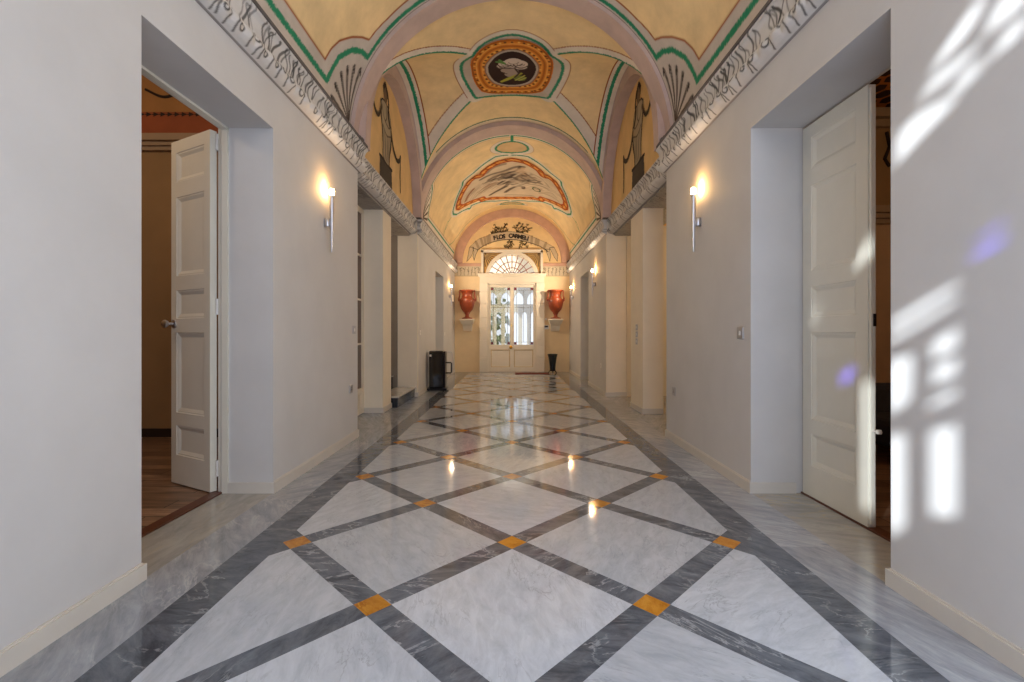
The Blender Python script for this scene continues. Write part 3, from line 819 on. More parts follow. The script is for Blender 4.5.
# far side doors
for s, nm in ((-1, 'door_3'), (1, 'door_4')):
    d = empty(nm, (s * 2.0, E0 + .01 if s < 0 else E1 - .01, .01), math.radians(90 if s < 0 else -90))
    tag(d, 'shut cream door deep in the far doorway of the %s wall' % ('left' if s < 0 else 'right'), 'door', kind='structure')
    leaf('door_leaf', d, E1 - E0 - .02, ET - .02, .045, five(ET - .02), 'door')
    knob(d, .08, 1.05, 0, -1)
    w = MB(); w.box((s * 2.0, E0 - .1, -.02), (s * 2.12, E1 + .1, ET + .1), 'door')
    o = w.build('backing_board', d); o.matrix_parent_inverse = (Matrix.Translation(d.location) @ Matrix.Rotation(d.rotation_euler.z, 4, 'Z')).inverted(); o.location.x = s * .05
# glazed brown-paned door in the left niche
d = empty('door_5', (-2.05, 5.03, .01), math.radians(90)); tag(d, 'white framed glazed door with brown panes beside the left pillar', 'door', kind='structure')
pz = [.35, .95, 1.55, 2.15, 2.74]
cells = [(pz[i] + (.012 if i else 0), pz[i + 1] - .012, 'h') for i in range(4)]
leaf('door_leaf', d, 1.43, 2.80, .045, [(.07, .28, 'p')] + cells, 'entr', st=.075)
for i in range(4):
    w = MB(); w.box((.07, .018, pz[i]), (1.36, .026, pz[i + 1]), 'brownglass'); w.build('glass_pane', d)
w = MB(); w.box((-2.1, N0, -.01), (-2.02, 5.03, 2.83), 'entr'); w.box((-2.1, 6.46, -.01), (-2.06, 6.50, 2.83), 'entr'); w.box((-2.25, N0, -.01), (-2.15, 6.9, 2.83), 'ochre')
tag(w.build('trim_20'), 'white frame around the brown glazed door', 'door frame', kind='structure')

# entrance door leaves
for s, nm in ((-1, 'door_6'), (1, 'door_7')):
    d = empty(nm, (-.664 if s < 0 else .004, YE + .02, .003)); tag(d, 'cream entrance door leaf with tall leaded glass%s' % (' and brass knob' if s < 0 else ' beside the black stand'), 'door', kind='structure')
    W_ = .66; gx0, gx1, gz0, gz1 = .07 if s < 0 else .09, W_ - (.09 if s < 0 else .07), .78, 2.43
    leaf('door_leaf', d, W_, 2.50, .05, [(.13, .64, 'p'), (gz0, gz1, 'h')], 'entr', st=.052, lined='gold_line')
    gx0, gx1 = .052, W_ - .052
    w = MB(); w.box((gx0, .022, gz0), (gx1, .027, gz1), 'glass'); w.build('glass_pane', d)
    w = MB(); bt = .075
    for x in (gx0 + bt, gx1 - bt): w.box((x - .005, .016, gz0), (x + .005, .021, gz1), 'lead')
    for z in (gz0 + bt, gz1 - bt, gz1 - .58, gz1 - .50): w.box((gx0, .016, z - .005), (gx1, .021, z + .005), 'lead')
    if s > 0: w.box(((gx0 + gx1) / 2 - .005, .016, gz0 + bt), ((gx0 + gx1) / 2 + .005, .021, gz1 - bt), 'lead')
    w.build('leading', d)
    for x in (gx0, gx1 - bt):
        for z in (gz0, gz1 - bt):
            w = MB(); w.box((x + .004, .012, z + .004), (x + bt - .004, .018, z + bt - .004), 'redglass'); o = w.build('stained_corner', d); o['label'] = 'dark red glass square'
    if s < 0:
        w = MB(); w.box((W_ - .045, -.016, 0), (W_ + .035, 0, 2.50), 'entr'); w.build('meeting_bead', d, bevel=.004)
        kb = knob(d, W_ - .03, .71, -.012, -1, 'brass'); kb['label'] = 'brass knob'; kb.scale = (1.5, 1.5, 1.5)
        w = MB(); w.box((W_ - .015, -.026, 1.30), (W_ + .005, -.014, 1.36), 'brass'); w.build('bolt', d)

# ------------------------------------------------------------------ FRESCO THINGS
def patch_grid(x0, x1, y0, y1, res):
    a = np.arange(x0, x1 + res, res); b = np.arange(y0, y1 + res, res)
    A_, B_ = np.meshgrid(a, b, indexing='ij'); return A_, B_, np.stack([A_.ravel(), B_.ravel()], 1)
# medallion on the cross vault (octagonal gilt frame, dark oval with a flower-crowned profile)
A_, B_, Q = patch_grid(-.62, .62, -.70, .70, .0075); p = Paint(Q, (214, 128, 40))
def octo(rx, ry):
    return [(rx * math.copysign(abs(math.cos(t)) ** .78, math.cos(t)), ry * math.copysign(abs(math.sin(t)) ** .78, math.sin(t))) for t in np.linspace(0, 2 * PI, 60, endpoint=False)]
for k, (f, c) in enumerate(((.97, (160, 84, 24)), (.87, (238, 172, 78)), (.8, (176, 96, 30)), (.73, (232, 160, 66)))):
    p.line(octo(.565 * f, .655 * f), .022, c, closed=True)
for f, n in ((.92, 72), (.70, 56)):
    for i in range(n):
        t = 2 * PI * i / n; c = octo(.565 * f, .655 * f)[int(i / n * 60) % 60]
        p.line([c, (c[0] + .001, c[1])], .034, (96, 50, 16) if i % 2 else (244, 190, 90))
p.fill(ellipse(0, 0, .385, .465), (150, 116, 90)); p.fill(ellipse(0, 0, .365, .445), (190, 176, 160)); p.fill(ellipse(0, 0, .335, .41), (48, 26, 22))
# head in profile facing -x, flowers, leaves and scarf (y grows away from the camera = up in the picture is towards it)
def Hd(pts): return [(a, -b) for a, b in pts]
p.fill(Hd([(-.16, -.02), (-.13, .03), (.0, .05), (.08, .02), (.1, -.08), (.05, -.17), (-.06, -.19), (-.11, -.13), (-.10, -.08), (-.15, -.06)]), (170, 152, 140))
for cx, cy, rx, ry in ((-.10, .13, .09, .07), (.02, .17, .13, .09), (.12, .13, .10, .09), (-.05, .07, .12, .05), (.12, .05, .09, .06), (-.15, .08, .06, .06)):
    p.fill(Hd(ellipse(cx, cy, rx, ry)), (214, 200, 186))
for cx, cy, rx, ry in ((-.10, .13, .09, .07), (.02, .17, .13, .09), (.12, .13, .10, .09), (-.05, .07, .12, .05), (.12, .05, .09, .06), (-.15, .08, .06, .06)):
    p.line(Hd(ellipse(cx, cy, rx, ry, 20, 3.3, 5.9)), .020, (84, 66, 60)); p.line(Hd(ellipse(cx, cy, rx * .5, ry * .5, 14, 3.2, 6.4)), .012, (130, 112, 102))
p.fill(Hd([(-.15, -.33), (-.05, -.28), (.16, -.10), (.13, -.08), (-.08, -.22), (-.18, -.30)]), (176, 174, 62))
p.fill(Hd(ellipse(.11, -.22, .09, .07)), (120, 132, 60)); p.line(Hd([(.05, -.28), (.18, -.15)]), .02, (190, 190, 96)); p.line(Hd([(.10, -.28), (.20, -.20)]), .02, (190, 190, 96))
for e in ((-.21, .20), (-.17, .23), (-.12, .16)): p.line(Hd([(-.10, .14), e]), .035, (96, 142, 74))
p.line(Hd([(-.10, .02), (-.02, .03)]), .014, (60, 44, 40)); p.line(Hd([(-.12, -.10), (-.07, -.11)]), .014, (60, 44, 40)); p.line(Hd([(.05, .0), (.1, -.1), (.04, -.2)]), .03, (70, 54, 48))
keep = Paint(Q, YEL).mask(octo(.575, .665)).reshape(A_.shape)
yy = B_ + YM - .05; zz = np.maximum(zmn(A_), zs(A_, yy)) - .012
P = np.stack([A_, yy, zz], -1)
o = grid_object('ceiling_medallion', [grid_mesh_data(P, p.C.reshape(P.shape), keep)], 'paint')
tag(o, 'painted oval medallion of a flower crowned head in a gilded frame on the vault', 'fresco')
# flying figure scene on the far barrel
og = [(0, 9.83), (-.172, 9.92), (-.3, 10.08), (-.375, 10.2), (-.43, 10.40), (-.50, 10.30), (-.60, 10.36), (-.70, 10.56), (-.80, 10.8), (-.87, 11.05), (-.885, 11.25), (-.85, 11.45), (-.72, 11.66), (-.575, 11.88), (-.49, 11.96), (-.46, 12.2), (-.37, 12.27), (-.2, 12.5), (0, 12.62)]
ol = S(og) + mir(S(og))[::-1][1:-1]
A_, B_, Q = patch_grid(-1.62, 1.62, 9.7, 12.75, .0125); p = Paint(Q, (190, 96, 36))
p.fill(ol, (212, 194, 168))
pp = Paint(Q, YEL)
for x in np.arange(-1.2, 1.25, .12):        # drapery of clouds behind the figure
    p.line(smooth_path([(x - .5, 11.6 + abs(x) * .1), (x - .2, 11.2), (x + .15, 10.9)]), .05, (166, 144, 120), alpha=.35)
blk = (52, 42, 38)
for pts, w_, c_, al in (
    (S([(-.44, 10.62), (-.3, 10.55), (-.12, 10.5), (.02, 10.3), (.1, 10.2)]), .10, blk, .7),
    (S([(-.33, 10.85), (-.2, 10.72), (-.05, 10.62), (.05, 10.52)]), .09, (96, 80, 70), .8),
    (S([(-.42, 10.95), (-.25, 10.9), (-.1, 10.85), (.0, 10.8)]), .06, blk, .7),
    (S([(-.1, 11.25), (.02, 11.05), (.12, 10.9), (.15, 10.65), (.11, 10.5)]), .22, (188, 160, 132), 1),
    (S([(-.16, 11.35), (-.06, 11.1), (.0, 10.95), (.04, 10.8)]), .20, (74, 60, 54), .85),
    (S([(-.34, 12.0), (-.2, 11.8), (-.1, 11.6), (-.04, 11.3)]), .10, (74, 60, 54), .9),
    (S([(-.1, 12.05), (-.02, 11.8), (.06, 11.6), (.16, 11.55), (.17, 11.7)]), .10, (84, 68, 60), .9),
    (S([(.0, 11.5), (.1, 11.45), (.18, 11.6)]), .06, blk, .9),
    (S([(.10, 10.45), (.13, 10.3)]), .15, (176, 148, 120), 1), (S([(.09, 10.36), (.11, 10.22), (.16, 10.2)]), .07, blk, .9),
    (S([(.15, 10.75), (.24, 10.95), (.2, 11.15)]), .07, blk, .8), (S([(.18, 10.6), (.27, 10.75), (.33, 10.7)]), .06, (110, 90, 76), .9),
    (S([(-.62, 11.15), (-.4, 11.0), (-.2, 10.95)]), .03, blk, .5), (S([(-.5, 11.5), (-.3, 11.35), (-.12, 11.3)]), .03, blk, .5),
    (S([(.3, 11.2), (.5, 11.1), (.7, 11.25)]), .03, blk, .4), (S([(.25, 10.5), (.4, 10.6), (.55, 10.9)]), .04, blk, .4),
    (S([(-.1, 12.3), (.1, 12.3), (.35, 12.1)]), .05, blk, .5), (S([(-.35, 10.35), (-.25, 10.15), (-.1, 10.05)]), .12, (120, 100, 84), .7),
    (S([(-.74, 11.35), (-.68, 11.15), (-.58, 10.98)]), .10, (132, 80, 50), .8)):
    p.line(smooth_path(pts), w_, c_, alpha=al, soft=.03)
r = np.random.default_rng(21)
for cx, cy, w_, c_, al in ((-.05, 10.95, .5, (84, 70, 62), .8), (.1, 11.2, .36, (70, 58, 52), .75), (-.35, 10.75, .34, (140, 120, 102), .5), (-.12, 11.05, .22, (48, 38, 34), .8), (.2, 10.95, .22, (226, 204, 176), .7), (.05, 11.3, .2, (222, 200, 172), .7), (.14, 10.45, .2, (214, 190, 160), .8), (.42, 10.8, .3, (150, 130, 112), .4), (-.6, 11.25, .26, (130, 84, 58), .5)):
    p.line([(cx, cy), (cx + .12, cy - .06)], w_, c_, alpha=al, soft=.16)
for i in range(46):
    cx, cy = r.normal(.02, .24) * RV, 11.05 + r.normal(0, .35); a = r.uniform(-.9, .3); L_ = r.uniform(.08, .3); c_ = (64, 52, 46) if i % 3 else (224, 208, 184)
    p.line(smooth_path([(cx - L_ * math.cos(a), cy - L_ * 1.4 * math.sin(a)), (cx, cy + r.uniform(-.06, .06)), (cx + L_ * math.cos(a), cy + L_ * 1.4 * math.sin(a))], 4), r.uniform(.02, .07), c_, alpha=r.uniform(.3, .8), soft=.03)
for i in range(26):
    x = r.uniform(-1.15, 1.2); yb = 10.9 + abs(x) * .35 + r.uniform(-.2, .5)
    p.line(smooth_path([(x - .25, yb + .15), (x, yb), (x + .25, yb - .1)], 4), r.uniform(.02, .05), (120, 100, 84) if i % 2 else (228, 212, 188), alpha=.45, soft=.03)
p.line(ellipse(.37 * RV, 11.5, .10, .13), .035, (60, 84, 50), closed=True)
p.line(ol, .20, (172, 78, 26), closed=True); p.line(ol, .10, (206, 122, 50), closed=True); p.line(ol, .03, (230, 170, 90), closed=True)
P_ = np.array(ol); cyc = np.vstack([P_, P_[:1]]); L = np.concatenate([[0], np.cumsum(np.linalg.norm(np.diff(cyc, axis=0), axis=1))])
for i, t in enumerate(np.arange(0, L[-1], .13)):
    c = (np.interp(t, L, cyc[:, 0]), np.interp(t, L, cyc[:, 1]))
    p.line([(c[0] - .03, c[1] - .03), (c[0] + .03, c[1] + .03)], .035, (110, 48, 16) if i % 2 else (232, 172, 92))
sel, dd = pp.dist(ol, True, .4); near = np.zeros(len(Q), bool); near[sel[dd < .10]] = True
keep = (pp.mask(ol) | near).reshape(A_.shape)
T = A_ / RV; P = np.stack([(RV - .01) * np.sin(T), B_, ZC + (RV - .01) * np.cos(T)], -1)
o = grid_object('ceiling_painting', [grid_mesh_data(P, p.C.reshape(P.shape), keep)], 'paint')
tag(o, 'crescent shaped painted scene of a flying figure in an orange frame on the far vault', 'fresco')
# statues on the lunettes: coordinates (Y, Z)
def statue(s, label):
    A_, B_, Q = patch_grid(5.2, 8.0, 3.09, 4.6, .010); p = Paint(Q, (120, 100, 70)); pp = Paint(Q, YEL); cov = np.zeros(len(Q), bool)
    body = smooth_path([(6.02, 4.12), (6.10, 4.18), (6.25, 4.20), (6.42, 4.16), (6.52, 4.02), (6.55, 3.86), (6.52, 3.68), (6.43, 3.52), (6.42, 3.40), (6.14, 3.42), (6.13, 3.6), (6.09, 3.8), (6.03, 3.95), (6.02, 4.12)], 5)
    head = ellipse(6.24, 4.32, .105, .13)
    ped = [(5.99, 3.41), (6.56, 3.40), (6.6, 3.09), (5.96, 3.09)]
    def F(poly, c):
        m = pp.mask(poly); p.sel(m, c); cov[m] = True
    def Ln(pts, w, c, al=1.0):
        sel, d = pp.dist(pts, pad=w + .05); cov[sel[d < w / 2]] = True; p.line(pts, w, c, alpha=al)
    F(ped, (78, 70, 62)); Ln([(5.97, 3.40), (6.58, 3.40)], .05, (50, 42, 36))
    F(body, (168, 154, 128)); Ln(list(body) + [body[0]], .03, (62, 52, 44)); F(head, (112, 94, 74))
    Ln(smooth_path([(6.34, 4.38), (6.40, 4.25), (6.38, 4.1), (6.46, 3.98)]), .07, (50, 40, 32))
    Ln(smooth_path([(6.15, 4.36), (6.24, 4.44), (6.34, 4.36)]), .07, (52, 42, 34)); Ln([(6.22, 4.3), (6.22, 4.22)], .05, (130, 108, 80))
    for pts in ([(6.08, 4.1), (6.18, 3.96), (6.4, 3.92), (6.5, 3.98)], [(6.12, 3.85), (6.3, 3.78), (6.5, 3.84)], [(6.2, 3.8), (6.24, 3.6), (6.22, 3.44)], [(6.32, 3.78), (6.34, 3.6), (6.3, 3.44)], [(6.42, 3.78), (6.4, 3.6), (6.36, 3.44)], [(6.28, 4.15), (6.3, 4.02), (6.24, 3.95)]):
        Ln(smooth_path(pts), .022, (78, 64, 52), .85)
    Ln(smooth_path([(6.53, 3.98), (6.53, 3.8), (6.45, 3.55), (6.43, 3.42)]), .05, (58, 48, 40)); Ln(smooth_path([(6.03, 4.1), (6.06, 3.9), (6.13, 3.6)]), .025, (70, 58, 46))
    # festoons and hanging ribbons
    Ln(smooth_path([(6.04, 4.05), (5.93, 3.90), (5.80, 3.88), (5.66, 4.0), (5.55, 4.2)]), .08, (70, 58, 46)); Ln(smooth_path([(6.02, 4.06), (5.92, 3.93), (5.80, 3.91), (5.68, 4.02)]), .025, (140, 120, 88))
    Ln(smooth_path([(6.54, 3.92), (6.66, 3.74), (6.82, 3.66), (6.98, 3.68), (7.08, 3.78)]), .08, (70, 58, 46)); Ln(smooth_path([(6.56, 3.92), (6.68, 3.77), (6.84, 3.69)]), .025, (140, 120, 88))
    Ln([(5.55, 4.2), (5.53, 3.95), (5.55, 3.7)], .07, (70, 58, 46)); Ln([(7.08, 3.78), (7.06, 3.5), (7.08, 3.25)], .05, (70, 58, 46))
    keep = cov.reshape(A_.shape)
    P = np.stack([np.full_like(A_, s * 1.694), A_, B_], -1)
    o = grid_object('wall_painting', [grid_mesh_data(P, p.C.reshape(P.shape), keep)], 'paint', flip=(s > 0))
    tag(o, label, 'fresco', 'painted statues in the lunettes')
statue(-1, 'grey painted statue with garlands in the lunette above the niche with steps')
statue(1, 'grey painted statue with garlands in the lunette above the pillar with switches')
# motto banner on the far lunette: coordinates (X, Z)
K = .02876
def bp(pts): return [((440 + a / 7.31 - 512) * K, 1.1 - (200 + b / 7.31 - 333.7) * K) for a, b in pts]
A_, B_, Q = patch_grid(-1.38, 1.38, 3.14, 4.33, .008); p = Paint(Q, (206, 186, 150)); pp = Paint(Q, YEL); cov = np.zeros(len(Q), bool)
def F(poly, c, al=1):
    m = pp.mask(poly); p.sel(m, c, al); cov[m] = True
def Ln(pts, w, c, al=1.0):
    sel, d = pp.dist(pts, pad=w + .05); cov[sel[d < w / 2]] = True; p.line(pts, w, c, alpha=al)
topc = smooth_path(bp([(215, 345), (280, 288), (330, 268), (390, 245), (455, 233), (520, 230), (590, 240), (650, 256), (700, 278), (760, 305), (835, 345)]), 5)
botc = smooth_path(bp([(275, 368), (320, 335), (380, 310), (450, 294), (520, 290), (590, 297), (650, 312), (700, 328), (740, 345), (790, 378)]), 5)
BAN = (206, 186, 154); SHD = (104, 88, 66)
F(list(topc) + list(botc)[::-1], BAN)
tl1 = bp([(215, 345), (245, 345), (240, 390), (225, 420), (195, 452), (205, 405)]); tl2 = bp([(240, 350), (280, 365), (262, 400), (250, 445), (240, 410), (248, 380)])
tr1 = bp([(835, 345), (800, 350), (820, 390), (835, 420), (857, 450), (862, 400)]); tr2 = bp([(800, 360), (770, 360), (785, 400), (803, 452), (810, 410), (805, 380)])
for t_ in (tl1, tl2, tr1, tr2): F(t_, BAN)
for t_ in (tl1, tl2, tr1, tr2): Ln(list(t_) + [t_[0]], .016, (60, 48, 36))
Ln(botc, .026, (46, 36, 28)); Ln(topc, .012, (92, 76, 56))
for a, b in (((300, 285), (315, 335)), ((345, 268), (355, 318)), ((672, 268), (668, 318)), ((720, 292), (715, 332)), ((360, 258), (368, 312)), ((705, 285), (698, 325)), ((262, 305), (285, 355)), ((775, 315), (760, 350)), ((325, 275), (335, 330))):
    Ln(bp([a, b]), .07, (140, 120, 92), .6)
r = np.random.default_rng(3); olive = (66, 54, 32)
def twig(root, tips):
    for t_ in tips:
        a = np.array(root); b = np.array(t_); mid_ = (a + b) / 2 + r.uniform(-8, 8, 2)
        Ln(smooth_path(bp([tuple(a), tuple(mid_), tuple(b)])), .026, olive)
        for k in range(4):
            c = a + (b - a) * r.uniform(.45, 1); e = c + r.uniform(-16, 16, 2); Ln(bp([tuple(c), tuple(e)]), .045, (136, 116, 78) if k % 2 else olive)
twig((450, 236), ((375, 240), (385, 205), (400, 178), (430, 195), (490, 170), (470, 195), (500, 212)))
twig((560, 234), ((540, 185), (575, 165), (610, 175), (650, 180), (672, 205), (620, 230), (660, 222)))
twig((520, 300), ((470, 345), (490, 310), (530, 320), (520, 350), (500, 352)))
twig((590, 302), ((580, 345), (610, 330), (640, 352), (600, 312)))
for a, b in (((375, 246), (480, 226)), ((560, 232), (610, 240))): Ln(bp([a, b]), .03, olive)
P = np.stack([A_, np.full_like(A_, YE - .008), B_], -1)
ban = grid_object('motto_banner', [grid_mesh_data(P, p.C.reshape(P.shape), cov.reshape(A_.shape))], 'stonepaint')
tag(ban, 'painted banner with olive twigs and the motto above the fanlight', 'fresco')
M['ink'] = plain('letter_ink', (40, 32, 28), .8)
letters = []
def letter(ch, px, py, size, rot):
    c = bpy.data.curves.new('t', 'FONT'); c.body = ch; c.size = size; c.align_x = 'CENTER'; c.align_y = 'CENTER'; c.extrude = .002; c.offset = .008
    o = bpy.data.objects.new('t', c); COL.objects.link(o)
    (x, z), = bp([(px, py)]); o.matrix_world = Matrix.Translation((x, YE - .014, z)) @ Matrix.Rotation(PI / 2, 4, 'X') @ Matrix.Rotation(rot, 4, 'Z')
    letters.append((o, c, py < 0 or ch in 'FLOS' and px < 490))
for ch, x, y, rt in zip('FLOS', (400, 423, 446, 468), (280, 275, 271, 268), (.20, .16, .12, .08)): letter(ch, x, y, .165, rt)
for ch, x, y, rt in zip('CARMELI', (516, 538, 560, 584, 607, 627, 643), (264, 265, 267, 271, 276, 281, 285), (-.02, -.05, -.09, -.13, -.17, -.2, -.22)): letter(ch, x, y, .165, rt)
bpy.context.view_layer.update(); dg = bpy.context.evaluated_depsgraph_get()
for first in (True, False):
    bmj = bmesh.new()
    for o, c, k in letters:
        if k == first:
            me = bpy.data.meshes.new_from_object(o.evaluated_get(dg)); me.transform(o.matrix_world); bmj.from_mesh(me); bpy.data.meshes.remove(me)
    me = bpy.data.meshes.new('lettering'); bmj.to_mesh(me); bmj.free(); me.materials.append(M['ink'])
    o = bpy.data.objects.new('lettering', me); COL.objects.link(o); o.parent = ban; o['label'] = 'dark letters reading FLOS' if first else 'dark letters reading CARMELI'
for o, c, k in letters:
    bpy.data.objects.remove(o); bpy.data.curves.remove(c)

# ------------------------------------------------------------------ SCONCES
def light(name, parent, loc, energy, col, r=.03):
    l = bpy.data.lights.new(name, 'POINT'); l.energy = energy; l.color = lin(col); l.shadow_soft_size = r
    o = bpy.data.objects.new(name, l); COL.objects.link(o); o.location = loc
    if parent: o.parent = parent
    return o
def sconce_parts(root, s, energy):
    """root at the wall; the tube hangs in front of it, local x points into the hall"""
    w = MB(); w.lathe([(.006, -.50), (.009, -.495), (.010, -.45), (.0215, -.05), (.0225, .0), (.0205, .002)], (.065, 0, .24), 'chrome', 24); t = w.build('tube', root)
    w = MB(); w.lathe([(.019, 0), (.021, .006), (.021, .048), (.016, .056)], (.065, 0, .242), 'bulb', 20); b = w.build('lamp_tip', t)
    w = MB(); w.lathe([(.024, -.035), (.026, -.032), (.026, .032), (.024, .035)], (.026, 0, .0), 'chrome', 20); w.box((.03, -.008, -.015), (.062, .008, .015), 'chrome'); w.build('bracket', root)
    light('lamp_light', root, (.045, 0, .325), 1.2 if energy < 10 else 2.4, (255, 176, 96), .02)
    l = bpy.data.lights.new('lamp_throw', 'AREA'); l.shape = 'DISK'; l.size = .06; l.energy = energy * 1.25; l.color = lin((255, 234, 206))
    o = bpy.data.objects.new('lamp_throw', l); COL.objects.link(o); o.location = (.09, 0, .33); o.parent = root
    o.rotation_euler = Vector((1, 0, .25)).to_track_quat('-Z', 'Y').to_euler()
GR = 'slim wall torches'
for (s, y, lab, en) in ((-1, 4.1, 'slim steel wall torch between the opened door and the glazed niche', 4),
                        (1, 4.07, 'slim steel wall torch between the shut door and the niche on the sunlit side', 4),
                        (1, 9.2, 'slim steel wall torch just past the pillar niche on the right wall', 14),
                        (1, 12.5, 'slim steel wall torch nearest the right urn', 14),
                        (-1, 12.2, 'slim steel wall torch nearest the left urn', 14)):
    rt = empty('wall_sconce', (s * HW, y, 2.075), 0 if s < 0 else PI); tag(rt, lab, 'wall lamp', GR); sconce_parts(rt, s, en)

# ------------------------------------------------------------------ SWITCHES AND SOCKETS
def plate(name, s, x, y, z, lab, cat, grp, rockers=1, w_=.086, mat='plate', rot=None):
    rt = empty(name, (x, y, z), (0 if s < 0 else PI) if rot is None else rot); tag(rt, lab, cat, grp)
    w = MB(); w.box((0, -w_ / 2, -.043), (.008, w_ / 2, .043), mat); w.build('face_plate', rt, bevel=.003)
    for i in range(rockers):
        w = MB(); c = (i - (rockers - 1) / 2) * .028
        if cat == 'switch': w.box((.007, c - .010, -.016), (.012, c + .010, .016), 'white_plastic'); w.build('rocker', rt)
        else:
            for a, b in ((0, .012), (-.012, -.008), (.012, -.008)): w.box((.0078, a - .004, b - .005), (.0088, a + .004, b + .005), 'dark_metal')
            w.build('socket_holes', rt)
    return rt
plate('light_switch', 1, HW, 3.36, 1.105, 'steel light switch beside the shut panelled door', 'switch', 'light switches')
plate('light_switch', -1, -HW, 4.86, 1.14, 'steel light switch at the wall end beside the brown glazed door', 'switch', 'light switches')
plate('power_socket', 1, HW, 4.74, .515, 'steel power socket low on the sunlit side below the wall torch', 'socket', 'power sockets')
plate('power_socket', -1, -HW, 4.77, .535, 'steel power socket low beside the brown glazed door', 'socket', 'power sockets')
for i, (z, lb) in enumerate(((1.19, 'top'), (1.09, 'middle'), (.99, 'bottom'))):
    plate('light_switch', 1, 1.79, 6.68, z, 'small steel switch on the square pillar, %s of three' % lb, 'switch', 'pillar switches')
plate('power_socket', 1, HW, 8.62, .51, 'white power socket low before the far right doorway', 'socket', 'power sockets', mat='white_plastic')
plate('light_switch', 1, HW, 12.95, 1.10, 'small white switch near the far right corner below the torch', 'switch', 'light switches', mat='white_plastic', w_=.06)
plate('light_switch', -1, -HW, 8.36, 1.12, 'white light switch above the black box appliance', 'switch', 'light switches', mat='white_plastic')
plate('light_switch', -1, -HW, 11.4, 1.10, 'white light switch just past the far left doorway', 'switch', 'light switches', mat='white_plastic', w_=.06)
plate('power_socket', -1, -HW, 12.8, .53, 'white power socket low near the far left corner', 'socket', 'power sockets', mat='white_plastic')
rt = empty('alarm_sensor', (-HW - .004, 12.75, 2.06)); tag(rt, 'small white sensor box beside the far left wall torch', 'sensor')
w = MB(); w.box((0, -.05, -.09), (.06, .05, .09), 'white_plastic'); w.build('case', rt, bevel=.01); w = MB(); w.box((.058, -.03, -.05), (.064, .03, .0), 'plate'); w.build('lens', rt)
rt = empty('wall_keypad', (.985, YE, 1.29)); tag(rt, 'grey keypad between the entrance door and right urn bracket', 'keypad')
w = MB(); w.box((-.075, -.028, -.06), (.075, 0, .06), 'white_plastic'); w.build('case', rt, bevel=.006)
w = MB(); w.box((-.055, -.031, -.012), (.055, -.027, .042), 'dark_metal'); w.build('screen', rt)
w = MB()
for i in range(5): w.box((-.055 + i * .023, -.031, -.042), (-.037 + i * .023, -.027, -.026), 'plate')
w.build('keys', rt)
rt = empty('door_bell', (.975, YE, 1.52)); tag(rt, 'tiny white round button above the grey keypad', 'button')
w = MB(); w.lathe([(.03, 0), (.03, -.008), (.014, -.012), (.012, -.016), (.002, -.017)], (0, 0, 0), 'white_plastic', 16, ax='y'); w.build('button', rt)

# ------------------------------------------------------------------ URNS ON BRACKETS
def urn(x, lab):
    rt = empty('terracotta_urn', (x, YE - .235, 1.516)); tag(rt, lab, 'urn', 'terracotta urns')
    w = MB(); w.lathe([(.145, 0), (.15, .012), (.145, .03), (.10, .042), (.062, .06), (.052, .09), (.055, .13), (.075, .15), (.072, .17), (.10, .20), (.16, .27), (.195, .36), (.215, .46), (.218, .53), (.205, .565), (.175, .58), (.155, .60), (.145, .66), (.15, .72), (.175, .765), (.205, .785), (.21, .80), (.205, .815), (.18, .818), (.155, .78), (.13, .70), (.13, .6)], (0, 0, 0), 'terracotta', 40, cap=False)
    b = w.build('body', rt)
    for s in (-1, 1):
        w = MB(); w.tube([(s * .20, 0, .545), (s * .235, 0, .535), (s * .245, 0, .56), (s * .228, 0, .60), (s * .212, 0, .66), (s * .21, 0, .72), (s * .215, 0, .78), (s * .20, 0, .81), (s * .185, 0, .80)], [.022, .024, .024, .022, .02, .02, .022, .022, .02], 'terracotta', 12)
        w.lathe([(.003, -.02), (.03, -.018), (.034, 0), (.03, .018), (.003, .02)], (s * .225, 0, .525), 'terracotta', 16, ax='y')
        w.build('handle', rt)
    return rt
def corbel(x, lab):
    rt = empty('wall_bracket', (x, YE, 1.17)); tag(rt, lab, 'bracket', 'urn brackets')
    w = MB()
    def fr(z, hx, d): return lambda pr: (pr[0] * hx, -pr[1] * d, z)
    pr = [(-1, 0), (1, 0), (1, 1), (-1, 1)]
    w.sweep(pr, [fr(0, .115, .10), fr(.02, .12, .115), fr(.16, .135, .20), fr(.20, .14, .24)], 'entr'); w.build('body', rt, bevel=.006)
    w = MB(); w.sweep(pr, [fr(.20, .155, .30), fr(.22, .16, .32), fr(.29, .185, .40), fr(.31, .195, .43), fr(.346, .195, .43)], 'entr'); w.build('shelf', rt, bevel=.006)
urn(-1.268, 'terracotta two handled urn between the entrance door and far left corner'); urn(1.232, 'terracotta two handled urn above the black stand')
corbel(-1.268, 'cream stone bracket under the left terracotta urn'); corbel(1.232, 'cream stone bracket under the right terracotta urn')

